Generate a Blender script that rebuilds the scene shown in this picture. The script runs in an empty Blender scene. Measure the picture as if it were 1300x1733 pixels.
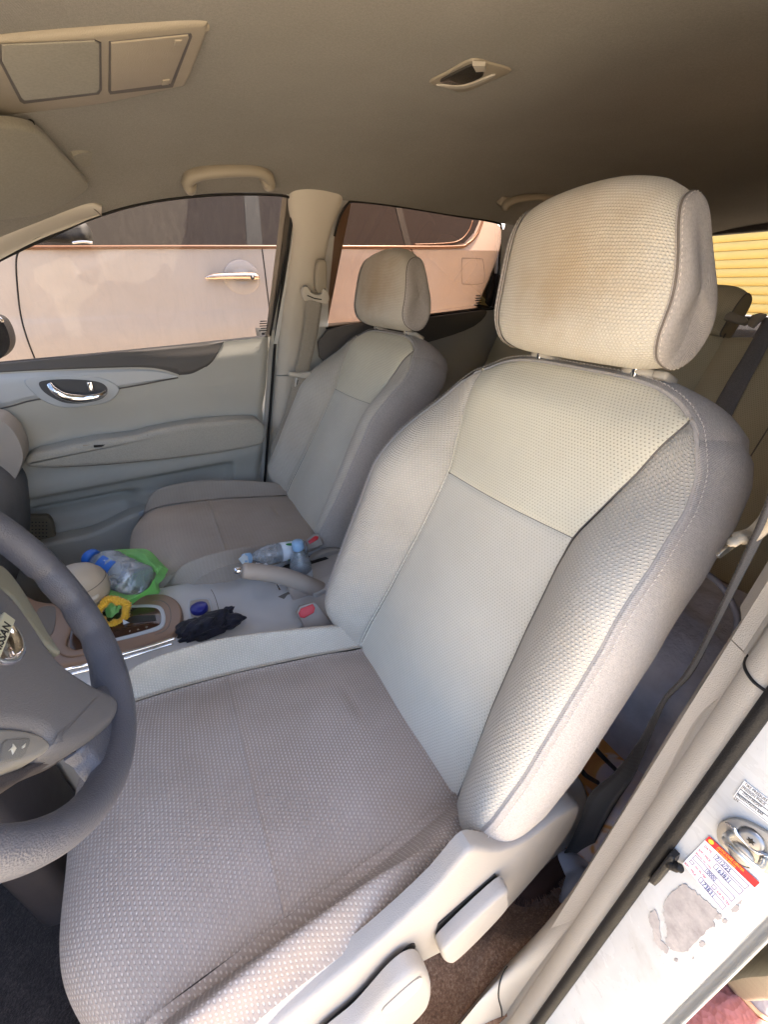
import bpy, bmesh, math, random
import numpy as np
from mathutils import Vector
random.seed(7); rng = np.random.default_rng(7)
S = bpy.context.scene; COL = S.collection
# ------------------------------------------------------------------ camera
# axes: +X rear of the car, +Y passenger side, +Z up, metres; z = 0 is the cabin floor, the ground is at -0.34
CAM = np.array([-0.235, -0.745, 0.977]); YAW, PITCH, ROLL = math.radians(27.0), math.radians(28.9), math.radians(-1.3)
_fh = np.array([math.sin(YAW), math.cos(YAW), 0.0]); _up = np.array([0, 0, 1.0])
CF = _fh*math.cos(PITCH) - _up*math.sin(PITCH)
_rt = np.array([math.cos(YAW), -math.sin(YAW), 0]); _u = np.cross(_rt, CF)
CR = _rt*math.cos(ROLL) + _u*math.sin(ROLL); CU = -_rt*math.sin(ROLL) + _u*math.cos(ROLL)
cd = bpy.data.cameras.new('camera'); cam = bpy.data.objects.new('camera', cd); COL.objects.link(cam)
cd.sensor_fit = 'VERTICAL'; cd.sensor_height = 24.0; cd.lens = 24.0*712/1733; cd.clip_start = 0.02; cd.clip_end = 500
from mathutils import Matrix
M4 = Matrix(((CR[0], CU[0], -CF[0], CAM[0]), (CR[1], CU[1], -CF[1], CAM[1]), (CR[2], CU[2], -CF[2], CAM[2]), (0, 0, 0, 1)))
cam.matrix_world = M4; S.camera = cam
# ------------------------------------------------------------------ world, sun, exposure
w = bpy.data.worlds.new('World'); S.world = w; w.use_nodes = True
nt = w.node_tree; sky = nt.nodes.new('ShaderNodeTexSky'); sky.sky_type = 'NISHITA'; sky.sun_disc = False
SUN_EL, SUN_ROT = math.radians(66), math.radians(80)
sky.sun_elevation = SUN_EL; sky.sun_rotation = SUN_ROT; sky.dust_density = 4.0; sky.air_density = 1.0; sky.ozone_density = 0.8
bg = nt.nodes['Background']; bg.inputs['Strength'].default_value = 0.14
nt.links.new(sky.outputs[0], bg.inputs['Color'])
sd = bpy.data.lights.new('sun', 'SUN'); sd.energy = 4.6; sd.angle = math.radians(0.5); sd.color = (1, 0.93, 0.83)
so = bpy.data.objects.new('sun', sd); COL.objects.link(so)
sdir = Vector((math.sin(SUN_ROT)*math.cos(SUN_EL), math.cos(SUN_ROT)*math.cos(SUN_EL), math.sin(SUN_EL)))
so.rotation_euler = sdir.to_track_quat('Z', 'Y').to_euler(); so.location = (3, 3, 8)
S.view_settings.view_transform = 'Standard'; S.view_settings.look = 'None'; S.view_settings.gamma = 1
S.view_settings.exposure = 2.72
S.cycles.max_bounces = 10; S.cycles.diffuse_bounces = 6; S.cycles.transparent_max_bounces = 16
S.cycles.sample_clamp_indirect = 6; S.cycles.use_denoising = True
S.cycles.caustics_reflective = False; S.cycles.caustics_refractive = False

# ------------------------------------------------------------------ measuring helpers (photo pixel -> point on a real plane of the car)
def ray(x, y): return CF*712 + CR*(x-650) - CU*(y-866.5)
def at(x, y, ax, v):
    d = ray(x, y); return CAM + d*((v-CAM[ax])/d[ax])
def onp(x, y, P0, n):
    d = ray(x, y); n = np.array(n, float); return CAM + d*(((np.array(P0)-CAM)@n)/(d@n))
def side(x, y, inn=0.0):        # passenger side: upright below the belt line, leaning in above it
    P = onp(x, y, (0, .72-inn, .82), (0, 1, .235))
    return P if P[2] > .82 else at(x, y, 1, .72-inn)
def sm(pts, n=8, closed=False):  # Catmull-Rom through points
    p = np.array(pts, float); out = []
    N = len(p); R = range(N if closed else N-1)
    for i in R:
        if closed: a, b, c, d = p[(i-1) % N], p[i], p[(i+1) % N], p[(i+2) % N]
        else: a, b, c, d = p[max(i-1, 0)], p[i], p[i+1], p[min(i+2, N-1)]
        for k in range(n):
            t = k/n; out.append(.5*((2*b)+(-a+c)*t+(2*a-5*b+4*c-d)*t*t+(-a+3*b-3*c+d)*t**3))
    if not closed: out.append(p[-1])
    return np.array(out)
def resample(p, n):
    p = np.array(p, float); L = np.r_[0, np.cumsum(np.linalg.norm(np.diff(p, axis=0), axis=1))]
    t = np.linspace(0, L[-1], n); return np.stack([np.interp(t, L, p[:, k]) for k in range(p.shape[1])], 1)
def crow(ctrl, u):               # 1-D Catmull-Rom of array ctrl (n,...) at parameter u in [0, n-1]
    ctrl = np.asarray(ctrl, float); n = len(ctrl); i = np.clip(np.floor(u).astype(int), 0, n-2); t = (u-i)
    sh = (-1,)+(1,)*(ctrl.ndim-1); t = t.reshape(sh)
    b, c = ctrl[i], ctrl[i+1]
    a = np.where((i > 0).reshape(sh), ctrl[np.maximum(i-1, 0)], 2*b-c); d = np.where((i < n-2).reshape(sh), ctrl[np.minimum(i+2, n-1)], 2*c-b)
    return .5*((2*b)+(-a+c)*t+(2*a-5*b+4*c-d)*t*t+(-a+3*b-3*c+d)*t**3)
def smooth(x): x = np.clip(x, 0, 1); return x*x*(3-2*x)

# ------------------------------------------------------------------ object helpers
ORG = {}
def link(o, parent, origin):
    COL.objects.link(o); ORG[o.name] = np.array(origin, float)
    if parent is not None:
        o.parent = parent; o.location = Vector(np.array(origin)-ORG[parent.name])
    else: o.location = Vector(origin)
    return o
def empty(name, origin=(0, 0, 0), parent=None):
    o = bpy.data.objects.new(name, None); o.empty_display_size = .05; return link(o, parent, origin)
def tag(o, label=None, cat=None, group=None, kind=None):
    if label: o['label'] = label
    if cat: o['category'] = cat
    if group: o['group'] = group
    if kind: o['kind'] = kind
    return o
def mesh(name, V, F, mat, parent=None, uv=None, origin=None, smooth_=True, mats=None, mi=None):
    if origin is None: origin = ORG[parent.name] if parent is not None else np.zeros(3)
    V = np.array(V, float)-np.array(origin)
    me = bpy.data.meshes.new(name); me.from_pydata(V.tolist(), [], [tuple(int(i) for i in f) for f in F])
    for m in (mats or [mat]): me.materials.append(m)
    if smooth_: me.polygons.foreach_set('use_smooth', [True]*len(me.polygons))
    if mi is not None: me.polygons.foreach_set('material_index', mi)
    if uv is not None:
        l = me.uv_layers.new(name='UVMap'); idx = np.zeros(len(me.loops), int); me.loops.foreach_get('vertex_index', idx)
        l.data.foreach_set('uv', np.array(uv, float)[idx].ravel())
    me.update(); o = bpy.data.objects.new(name, me); return link(o, parent, origin)
def gridF(n, m, closed_n=False, closed_m=False, flip=False):
    F = []
    for i in range(n if closed_n else n-1):
        for j in range(m if closed_m else m-1):
            a, b, c, d = i*m+j, i*m+(j+1) % m, ((i+1) % n)*m+(j+1) % m, ((i+1) % n)*m+j
            F.append((a, d, c, b) if flip else (a, b, c, d))
    return F
def gridmesh(name, P, mat, parent=None, uv='arc', flip=False, **k):   # P (n,m,3)
    n, m = P.shape[:2]
    if isinstance(uv, str):
        du = np.linalg.norm(np.diff(P, axis=1), axis=2); dv = np.linalg.norm(np.diff(P, axis=0), axis=2)
        U = np.concatenate([np.zeros((n, 1)), np.cumsum(du, 1)], 1); V_ = np.concatenate([np.zeros((1, m)), np.cumsum(dv, 0)], 0)
        U -= U[:, m//2:m//2+1]; uv = np.stack([U, V_], 2)
    cn, cm = k.pop('cn', False), k.pop('cm', False)
    return mesh(name, P.reshape(-1, 3), gridF(n, m, cn, cm, flip), mat, parent, uv.reshape(-1, 2), **k)
def bm_obj(name, bm, mat, parent=None, origin=None, smooth_=True, mats=None):
    if origin is None: origin = ORG[parent.name] if parent is not None else np.zeros(3)
    bmesh.ops.translate(bm, verts=bm.verts, vec=Vector(-np.array(origin)))
    me = bpy.data.meshes.new(name); bm.to_mesh(me); bm.free()
    for m in (mats or [mat]): me.materials.append(m)
    if smooth_: me.polygons.foreach_set('use_smooth', [True]*len(me.polygons))
    o = bpy.data.objects.new(name, me); return link(o, parent, origin)
def tubeVF(path, r, n=10, flat=1.0, upv=None, cap=True):
    p = np.array(path, float); N = len(p); T = np.gradient(p, axis=0); T /= np.linalg.norm(T, axis=1)[:, None]+1e-12
    r = np.broadcast_to(np.array(r, float), (N,)); up = np.array(upv if upv is not None else (0, 0, 1.0))
    if abs(T[0]@up) > .95: up = np.array((1.0, 0, 0))
    V = []; prev = None
    for i in range(N):
        a = up if prev is None else prev
        a = a-T[i]*(a@T[i]); a /= np.linalg.norm(a)+1e-12; prev = a; b = np.cross(T[i], a)
        for k in range(n):
            t = 2*math.pi*k/n; V.append(p[i]+r[i]*(math.cos(t)*a*flat+math.sin(t)*b))
    F = gridF(N, n, False, True)
    if cap: F += [tuple(range(n-1, -1, -1)), tuple((N-1)*n+k for k in range(n))]
    return np.array(V), F
def tube(name, path, r, mat, parent=None, n=10, flat=1.0, upv=None, **k):
    V, F = tubeVF(path, r, n, flat, upv); return mesh(name, V, F, mat, parent, **k)
def bevel_bm(bm, w, seg=3, ang=30):
    es = [e for e in bm.edges if len(e.link_faces) == 2 and e.calc_face_angle(0) > math.radians(ang)]
    if es: bmesh.ops.bevel(bm, geom=es, offset=w, segments=seg, affect='EDGES', profile=.5)
def slab(name, pts, n, th, mat, parent=None, bev=.003, seg=3, smooth_pts=0, **k):   # closed outline (3-D), extruded by th along n
    p = sm(pts, smooth_pts, True) if smooth_pts else np.array(pts, float)
    n = np.array(n, float); n /= np.linalg.norm(n)
    bm = bmesh.new(); top = [bm.verts.new(q+n*th) for q in p]; bot = [bm.verts.new(q) for q in p]; N = len(p)
    tf = bm.faces.new(top); bm.faces.new(bot[::-1])
    for i in range(N): bm.faces.new((top[i], bot[i], bot[(i+1) % N], top[(i+1) % N]))
    bmesh.ops.recalc_face_normals(bm, faces=bm.faces)
    if bev:
        es = [e for e in bm.edges if e.verts[0] in set(top) and e.verts[1] in set(top)]
        bmesh.ops.bevel(bm, geom=es, offset=bev, segments=seg, affect='EDGES', profile=.5)
    big = [f for f in bm.faces if len(f.verts) > 4]; bmesh.ops.triangulate(bm, faces=big)
    o = bm_obj(name, bm, mat, parent, **k)
    for f in o.data.polygons: pass
    try: o.data.set_sharp_from_angle(angle=math.radians(40))
    except Exception: pass
    return o
def box(name, c, s, mat, parent=None, bev=.003, rot=None, seg=2, **k):
    bm = bmesh.new(); bmesh.ops.create_cube(bm, size=1); bmesh.ops.scale(bm, vec=Vector(s), verts=bm.verts)
    if bev: bevel_bm(bm, bev, seg)
    if rot is not None: bmesh.ops.transform(bm, matrix=rot, verts=bm.verts)
    bmesh.ops.translate(bm, vec=Vector(c), verts=bm.verts)
    o = bm_obj(name, bm, mat, parent, **k)
    try: o.data.set_sharp_from_angle(angle=math.radians(50))
    except Exception: pass
    return o
def lathe(name, prof, mat, parent=None, M=None, n=28, wob=None, **k):   # prof: (r, z)
    V = []
    for i, (r, z) in enumerate(prof):
        for j in range(n):
            t = 2*math.pi*j/n; q = r*(1+(wob(i, t) if wob else 0)); V.append((q*math.cos(t), q*math.sin(t), z))
    V = np.array(V)
    if M is not None: V = V@np.array(M.to_3x3()).T+np.array(M.to_translation())
    F = gridF(len(prof), n, False, True)+[tuple(range(n-1, -1, -1)), tuple((len(prof)-1)*n+j for j in range(n))]
    return mesh(name, V, F, mat, parent, **k)
def frame(o, z, x=None):         # matrix with its z axis along z
    z = Vector(z).normalized(); x = Vector(x) if x is not None else (Vector((1, 0, 0)) if abs(z.x) < .9 else Vector((0, 1, 0)))
    x = (x-z*x.dot(z)).normalized(); y = z.cross(x)
    return Matrix(((x.x, y.x, z.x, o[0]), (x.y, y.y, z.y, o[1]), (x.z, y.z, z.z, o[2]), (0, 0, 0, 1)))
def ribbon(name, A, B, mat, parent=None, th=.0014, n=60, **k):      # webbing between edge polylines A and B
    A = resample(sm(A, 8), n); B = resample(sm(B, 8), n)
    T = np.gradient((A+B)/2, axis=0); N_ = np.cross(T, B-A); N_ /= np.linalg.norm(N_, axis=1)[:, None]
    P = np.stack([A+(B-A)*t + N_*th*s for t, s in ((0, 0), (0, 1), (.25, 1), (.5, 1), (.75, 1), (1, 1), (1, 0), (.5, 0))], 1)
    W = np.linalg.norm(B-A, axis=1).mean(); L = np.r_[0, np.cumsum(np.linalg.norm(np.diff(A, axis=0), axis=1))]
    uv = np.zeros((n, 8, 2)); uv[:, :, 0] = np.array([0, 0, .25, .5, .75, 1, 1, .5])*W; uv[:, :, 1] = L[:, None]
    return gridmesh(name, P, mat, parent, uv=uv, cm=True, **k)
def text(name, s, size, M, mat, parent=None, th=.0002, bold=False):
    c = bpy.data.curves.new(name, 'FONT'); c.body = s; c.size = size; c.extrude = th; c.align_x = 'LEFT'; c.resolution_u = 3
    if bold: c.offset = size*.02
    o = bpy.data.objects.new('tmp', c); COL.objects.link(o); dg = bpy.context.evaluated_depsgraph_get()
    me = bpy.data.meshes.new_from_object(o.evaluated_get(dg)); bpy.data.objects.remove(o); bpy.data.curves.remove(c)
    org = ORG[parent.name] if parent is not None else np.zeros(3)
    me.transform(Matrix.Translation(Vector(-org))@M); me.materials.clear(); me.materials.append(mat); me.name = name
    return link(bpy.data.objects.new(name, me), parent, org)

# ------------------------------------------------------------------ materials
def srgb(r, g, b):
    f = lambda c: (c/255/12.92) if c/255 <= .04045 else ((c/255+.055)/1.055)**2.4
    return (f(r), f(g), f(b), 1)
class NT:
    def __init__(s, name):
        s.m = bpy.data.materials.new(name); s.m.use_nodes = True; s.t = s.m.node_tree; s.b = s.t.nodes['Principled BSDF']
        s.out = s.t.nodes['Material Output']
    def n(s, ty, **k):
        x = s.t.nodes.new(ty)
        for a, v in k.items(): setattr(x, a, v)
        return x
    def l(s, a, b): s.t.links.new(a, b)
    def math(s, op, a, b=None, c=None):
        x = s.n('ShaderNodeMath', operation=op)
        for i, v in enumerate((a, b, c)):
            if v is None: continue
            if isinstance(v, (int, float)): x.inputs[i].default_value = v
            else: s.l(v, x.inputs[i])
        return x.outputs[0]
    def ramp(s, f, stops):
        x = s.n('ShaderNodeValToRGB'); e = x.color_ramp.elements
        e[0].position, e[0].color = stops[0]; e[1].position, e[1].color = stops[-1]
        for p, c in stops[1:-1]: q = e.new(p); q.color = c
        s.l(f, x.inputs[0]); return x.outputs[0]
    def noise(s, scale, detail=4, vec=None, rough=.55, dist=0):
        x = s.n('ShaderNodeTexNoise'); x.inputs['Scale'].default_value = scale; x.inputs['Detail'].default_value = detail
        x.inputs['Roughness'].default_value = rough; x.inputs['Distortion'].default_value = dist
        if vec is not None: s.l(vec, x.inputs['Vector'])
        return x.outputs['Fac']
    def obj(s): return s.n('ShaderNodeTexCoord').outputs['Object']
    def uv(s): return s.n('ShaderNodeTexCoord').outputs['UV']
    def mix(s, f, a, b, blend='MIX'):
        x = s.n('ShaderNodeMix', data_type='RGBA', blend_type=blend)
        for i, v in ((0, f), (6, a), (7, b)):
            if isinstance(v, (int, float)): x.inputs[i].default_value = v
            elif isinstance(v, tuple): x.inputs[i].default_value = v
            else: s.l(v, x.inputs[i])
        return x.outputs[2]
    def bump(s, h, dist, strength=1.0, prev=None):
        x = s.n('ShaderNodeBump'); x.inputs['Distance'].default_value = dist; x.inputs['Strength'].default_value = strength
        s.l(h, x.inputs['Height'])
        if prev is not None: s.l(prev, x.inputs['Normal'])
        return x.outputs[0]
    def fin(s, col=None, rough=.5, nrm=None, metal=0, spec=.5, **k):
        if col is not None:
            if isinstance(col, tuple): s.b.inputs['Base Color'].default_value = col
            else: s.l(col, s.b.inputs['Base Color'])
        if isinstance(rough, (int, float)): s.b.inputs['Roughness'].default_value = rough
        else: s.l(rough, s.b.inputs['Roughness'])
        s.b.inputs['Metallic'].default_value = metal; s.b.inputs['Specular IOR Level'].default_value = spec
        if nrm is not None: s.l(nrm, s.b.inputs['Normal'])
        for a, v in k.items(): s.b.inputs[a.replace('_', ' ')].default_value = v
        return s.m
def fabric(name, base, dot, px=.005, py=.0043, rad=.42, asp=1.0, height=.0009, dark=False, dirt=.12, stain=None, soft=.35, skew=0.0):
    """woven seat cloth: a staggered lattice of raised (or sunken) dots over a fine thread"""
    t = NT(name); uv = t.uv(); sep = t.n('ShaderNodeSeparateXYZ'); t.l(uv, sep.inputs[0]); U, V = sep.outputs[0], sep.outputs[1]
    wob = t.noise(14, 2, uv); wv = t.math('MULTIPLY', t.math('SUBTRACT', wob, .5), .006)
    V2 = t.math('DIVIDE', t.math('ADD', V, wv), py); U2 = t.math('DIVIDE', t.math('ADD', U, t.math('MULTIPLY', wv, .6)), px)
    row = t.math('FLOOR', V2); U3 = t.math('ADD', U2, t.math('MULTIPLY', t.math('FLOORED_MODULO', row, 2), .5))
    fu = t.math('SUBTRACT', t.math('FRACT', U3), .5); fv = t.math('SUBTRACT', t.math('FRACT', V2), .5)
    if skew: fu = t.math('ADD', fu, t.math('MULTIPLY', fv, skew))
    d = t.math('SQRT', t.math('ADD', t.math('POWER', t.math('ABSOLUTE', fu), 2.0), t.math('POWER', t.math('ABSOLUTE', t.math('MULTIPLY', fv, asp)), 2.0)))
    mr = t.n('ShaderNodeMapRange', interpolation_type='SMOOTHSTEP'); t.l(d, mr.inputs[0])
    mr.inputs[1].default_value = rad; mr.inputs[2].default_value = rad*(1-soft)*.6; mr.inputs[3].default_value = 0; mr.inputs[4].default_value = 1
    wear = t.noise(4.5, 4, t.obj(), .6); k = t.math('MULTIPLY', mr.outputs[0], t.ramp(wear, [(.32, (.5, .5, .5, 1)), (.62, (1, 1, 1, 1))]))
    th = t.noise(1400, 2, uv); th2 = t.math('ADD', k if not dark else t.math('MULTIPLY', k, -1.0), t.math('MULTIPLY', th, .35))
    big = t.noise(5.5, 5, t.obj(), .6)
    c = t.mix(k, base, dot)
    g = t.ramp(big, [(.3, (1-dirt, 1-dirt*1.15, 1-dirt*1.35, 1)), (.68, (1.02, 1.02, 1.02, 1))])
    c = t.mix(1.0, c, g, 'MULTIPLY')
    fine = t.ramp(th, [(.3, (.9, .9, .9, 1)), (.7, (1.05, 1.05, 1.05, 1))]); c = t.mix(1.0, c, fine, 'MULTIPLY')
    if stain:                       # list of (x, y, z, radius, colour, strength) in object space: rubbed-in wear
        for (sx, sy, sz, sr, sc, ss) in stain:
            vm = t.n('ShaderNodeVectorMath', operation='DISTANCE'); t.l(t.obj(), vm.inputs[0]); vm.inputs[1].default_value = (sx, sy, sz)
            nn = t.noise(18, 4, t.obj()); dd = t.math('ADD', vm.outputs['Value'], t.math('MULTIPLY', t.math('SUBTRACT', nn, .5), sr*.9))
            m2 = t.n('ShaderNodeMapRange', interpolation_type='SMOOTHSTEP'); t.l(dd, m2.inputs[0])
            m2.inputs[1].default_value = sr; m2.inputs[2].default_value = 0; m2.inputs[3].default_value = 0; m2.inputs[4].default_value = ss
            c = t.mix(m2.outputs[0], c, t.mix(1.0, c, sc, 'MULTIPLY'))
    n1 = t.bump(th2, height); return t.fin(c, .92, n1, spec=.2, Sheen_Weight=.12)
def cloth(name, col, col2=None, scale=900, h=.0004, dirt=.1):
    t = NT(name); uv = t.uv(); wv = t.n('ShaderNodeTexWave', bands_direction='DIAGONAL'); wv.inputs['Scale'].default_value = scale*.35
    wv.inputs['Distortion'].default_value = 1.0; t.l(uv, wv.inputs['Vector'])
    nz = t.noise(scale, 3, uv); hh = t.math('ADD', t.math('MULTIPLY', wv.outputs['Fac'], .6), nz)
    big = t.noise(6, 5, t.obj()); c = t.mix(t.ramp(nz, [(.35, (0, 0, 0, 1)), (.65, (1, 1, 1, 1))]), col, col2 or tuple(min(1, x*1.12) for x in col[:3])+(1,))
    c = t.mix(1.0, c, t.ramp(big, [(.3, (1-dirt, 1-dirt, 1-dirt*1.1, 1)), (.7, (1, 1, 1, 1))]), 'MULTIPLY')
    c = t.mix(1.0, c, t.ramp(t.noise(260, 3, t.obj(), .8), [(.35, (.90, .90, .90, 1)), (.65, (1.08, 1.08, 1.08, 1))]), 'MULTIPLY')
    return t.fin(c, .9, t.bump(hh, h), spec=.2, Sheen_Weight=.15)
def plastic(name, col, rough=.45, grain=900, h=.00025, dirt=.08, spec=.4, big=3.0):
    t = NT(name); o = t.obj(); vor = t.n('ShaderNodeTexVoronoi'); vor.inputs['Scale'].default_value = grain; t.l(o, vor.inputs['Vector'])
    bn = t.noise(big, 5, o, .6); c = t.mix(1.0, col, t.ramp(bn, [(.3, (1-dirt, 1-dirt*1.1, 1-dirt*1.2, 1)), (.7, (1.02, 1.02, 1.02, 1))]), 'MULTIPLY')
    r = t.math('ADD', t.math('MULTIPLY', t.noise(30, 4, o), .2), rough-.1)
    return t.fin(c, r, t.bump(vor.outputs['Distance'], h), spec=spec)
def metal(name, col=(.8, .8, .8, 1), rough=.15):
    t = NT(name); return t.fin(col, t.math('ADD', t.math('MULTIPLY', t.noise(60, 3, t.obj()), .12), rough-.05), metal=1)
def plain(name, col, rough=.5, metal_=0, spec=.5, **k): return NT(name).fin(col, rough, metal=metal_, spec=spec, **k)
def thin_glass(name, tint, refl=1.0, dirt=0.0):
    t = NT(name); tr = t.n('ShaderNodeBsdfTransparent'); tr.inputs[0].default_value = tint
    gl = t.n('ShaderNodeBsdfGlossy'); gl.inputs['Roughness'].default_value = .01
    fr = t.n('ShaderNodeFresnel'); fr.inputs['IOR'].default_value = 1.5; mx = t.n('ShaderNodeMixShader')
    t.l(t.math('MULTIPLY', fr.outputs[0], refl), mx.inputs[0]); t.l(tr.outputs[0], mx.inputs[1]); t.l(gl.outputs[0], mx.inputs[2]); o = mx.outputs[0]
    if dirt:
        df = t.n('ShaderNodeBsdfDiffuse'); df.inputs[0].default_value = (.75, .72, .68, 1); m2 = t.n('ShaderNodeMixShader')
        mp = t.n('ShaderNodeMapping'); mp.inputs['Scale'].default_value = (7, 7, 1.0); t.l(t.obj(), mp.inputs[0])
        a = t.noise(5, 6, mp.outputs[0], .65, 1.5); b = t.ramp(a, [(.45, (0, 0, 0, 1)), (.8, (1, 1, 1, 1))])
        t.l(t.math('ADD', t.math('MULTIPLY', b, dirt*2.2), dirt*.25), m2.inputs[0]); t.l(o, m2.inputs[1]); t.l(df.outputs[0], m2.inputs[2]); o = m2.outputs[0]
    t.l(o, t.out.inputs['Surface']); return t.m
M = {}
M['cushion'] = fabric('seat_cloth_cushion', srgb(172, 158, 149), srgb(220, 208, 199), .0052, .0050, .40, 1.25, .0011, dirt=.18, skew=.5)
M['bolster'] = fabric('seat_cloth_bolster', srgb(206, 198, 186), srgb(232, 224, 210), .0050, .0044, .40, 1.1, .0011, dirt=.14)
M['backlow'] = fabric('seat_cloth_back_insert', srgb(226, 219, 204), srgb(190, 180, 162), .0046, .0040, .26, 1.0, .0006, dark=True, dirt=.08)
M['backup'] = fabric('seat_cloth_back_upper_warmlit', srgb(232, 224, 202), srgb(196, 184, 158), .0046, .0040, .28, 1.0, .0006, dark=True, dirt=.08)  # same cloth as the lower insert, lightened and yellowed to paint in warm light
M['headcloth'] = fabric('seat_cloth_headrest', srgb(214, 207, 193), srgb(230, 225, 214), .0043, .0038, .46, 1.0, .0008, dirt=.10,
    stain=[(.245, .015, .665, .17, srgb(230, 214, 190), .35), (.240, .0, .65, .11, srgb(228, 210, 184), .7)])
M['sidecloth'] = cloth('seat_side_cloth', srgb(180, 172, 167), srgb(202, 194, 188), 640, .0006)
M['pcushion'] = fabric('passenger_cushion_cloth', srgb(170, 159, 147), srgb(188, 176, 165), .0030, .009, .42, .5, .0005, dirt=.12)
M['thread'] = plain('seam_thread', srgb(216, 208, 200), .8)
M['seam'] = plain('seam_gap', srgb(118, 110, 102), .95)
M['trim'] = plastic('beige_trim_plastic', srgb(196, 188, 176), .5)
M['shield'] = plastic('seat_shield_plastic', srgb(168, 161, 154), .5)
M['doorp'] = plastic('door_trim_plastic', srgb(186, 184, 176), .5, h=.0003)
M['doordark'] = plastic('door_dark_trim', srgb(92, 88, 86), .5)
M['silver'] = plastic('painted_silver_trim', srgb(188, 192, 196), .35, h=.00005)
M['arm'] = cloth('door_armrest_cloth', srgb(172, 168, 158))
M['console'] = plastic('console_grey_plastic', srgb(196, 194, 192), .5)
M['bronze'] = plastic('console_bronze_panel', srgb(140, 112, 92), .32, h=.00003, dirt=.06)
M['gloss'] = plastic('gloss_brown_gate', srgb(58, 34, 22), .12, h=0, spec=.6)
M['chrome'] = metal('chrome', (.86, .86, .88, 1), .08)
M['steel'] = metal('zinc_steel', (.62, .62, .60, 1), .28)
M['black'] = plastic('black_plastic', srgb(28, 27, 28), .45)
M['rubber'] = plastic('black_rubber_seal', srgb(24, 22, 22), .6, spec=.3)
M['wheelrim'] = plastic('steering_wheel_grip', srgb(88, 90, 100), .42, grain=620, h=.0004, spec=.5, dirt=.1)
M['wheelhub'] = plastic('steering_wheel_hub', srgb(104, 104, 108), .5, grain=800, h=.0003, spec=.4)
M['switch'] = plastic('wheel_switch_panel', srgb(140, 138, 134), .4, h=.0001)
M['headliner'] = cloth('headliner_cloth', srgb(138, 133, 126), srgb(150, 145, 138), 700, .0006, .12)
M['visor'] = cloth('sun_visor_cloth', srgb(140, 135, 124), srgb(150, 145, 134), 700, .0003, .1)
M['handle'] = plastic('grab_handle_plastic', srgb(160, 150, 134), .42)
M['red'] = plain('red_release', srgb(206, 24, 36), .35)
M['web'] = cloth('beige_webbing', srgb(168, 160, 148), srgb(142, 134, 124), 500, .0004)
M['webdark'] = cloth('dark_webbing', srgb(30, 27, 28), srgb(46, 42, 42), 500, .0004)
M['webgrey'] = cloth('grey_webbing', srgb(120, 116, 116), srgb(140, 136, 136), 500, .0004)
def carpet(name, a, b, h=.004):
    t = NT(name); o = t.obj(); n1 = t.noise(260, 3, o, .8); n2 = t.noise(26, 5, o, .7); f = t.math('ADD', t.math('MULTIPLY', n1, .65), t.math('MULTIPLY', n2, .35))
    c = t.ramp(f, [(.36, tuple(x*.55 for x in a[:3])+(1,)), (.5, a), (.64, b)]); return t.fin(c, .95, t.bump(f, h), spec=.15, Sheen_Weight=.2)
M['carpet'] = carpet('brown_carpet', srgb(158, 120, 92), srgb(200, 164, 132))
M['floor'] = carpet('dark_floor_mat', srgb(58, 53, 54), srgb(88, 80, 78), .006)
M['glass'] = thin_glass('window_glass', (.50, .46, .43, 1), .38, .035)
M['tint'] = thin_glass('tinted_rear_glass', (.46, .33, .25, 1), 1.0, .015)
M['bglass'] = thin_glass('rear_screen_glass', (.60, .59, .58, 1), .6)
def paint(name, col, rough=.18):
    t = NT(name); o = t.obj(); d = t.ramp(t.noise(2.2, 6, o, .65), [(.35, (.93, .915, .89, 1)), (.7, (1, 1, 1, 1))])
    return t.fin(t.mix(1.0, col, d, 'MULTIPLY'), rough, spec=.5, Coat_Weight=.6)
M['white'] = paint('white_car_paint', (.60, .60, .59, 1))
def jamb_paint():
    t = NT('pillar_white_paint'); o = t.obj(); a = t.noise(7, 6, o, .7, .6); b = t.noise(180, 3, o, .8)
    c = t.ramp(a, [(.30, (.44, .41, .37, 1)), (.46, (.58, .57, .55, 1)), (.62, (.62, .62, .61, 1))])
    c = t.mix(1.0, c, t.ramp(b, [(.24, (.62, .58, .52, 1)), (.33, (1, 1, 1, 1))]), 'MULTIPLY')
    r = t.math('ADD', t.math('MULTIPLY', a, .3), .12); return t.fin(c, r, t.bump(t.noise(25, 3, o), .0006), spec=.5, Coat_Weight=.4)
M['jamb'] = jamb_paint()
M['pearl'] = paint('pearl_white_paint_warmlit', (.62, .54, .475, 1), .22)  # white paint with the peach of warm bounce light put into its colour
M['carglass'] = plain('dark_car_glass', (.030, .022, .016, 1), .10, spec=.25)
M['plate'] = metal('zinc_plate', (.46, .44, .41, 1), .5); M['bolt'] = metal('dull_bolt', (.34, .34, .35, 1), .42); M['orangelit_chrome'] = metal('chrome_orange_reflection', (.88, .70, .56, 1), .14); M['olive'] = plastic('olive_grey_trim', srgb(124, 124, 112), .4); M['column'] = plastic('column_dark_plastic', srgb(66, 62, 64), .55); M['visor2'] = plastic('pillar_trim_plastic', srgb(158, 152, 140), .5)  # chrome of the neighbour door handle has an orange reflection mixed into its colour
M['mould'] = plain('window_moulding_satin', srgb(120, 84, 60), .35)
M['shade_glass'] = thin_glass('dimming_windscreen_glass', (.33, .35, .35, 1), 1.0, .03)  # transmission cut well down so less light comes in from ahead
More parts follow.
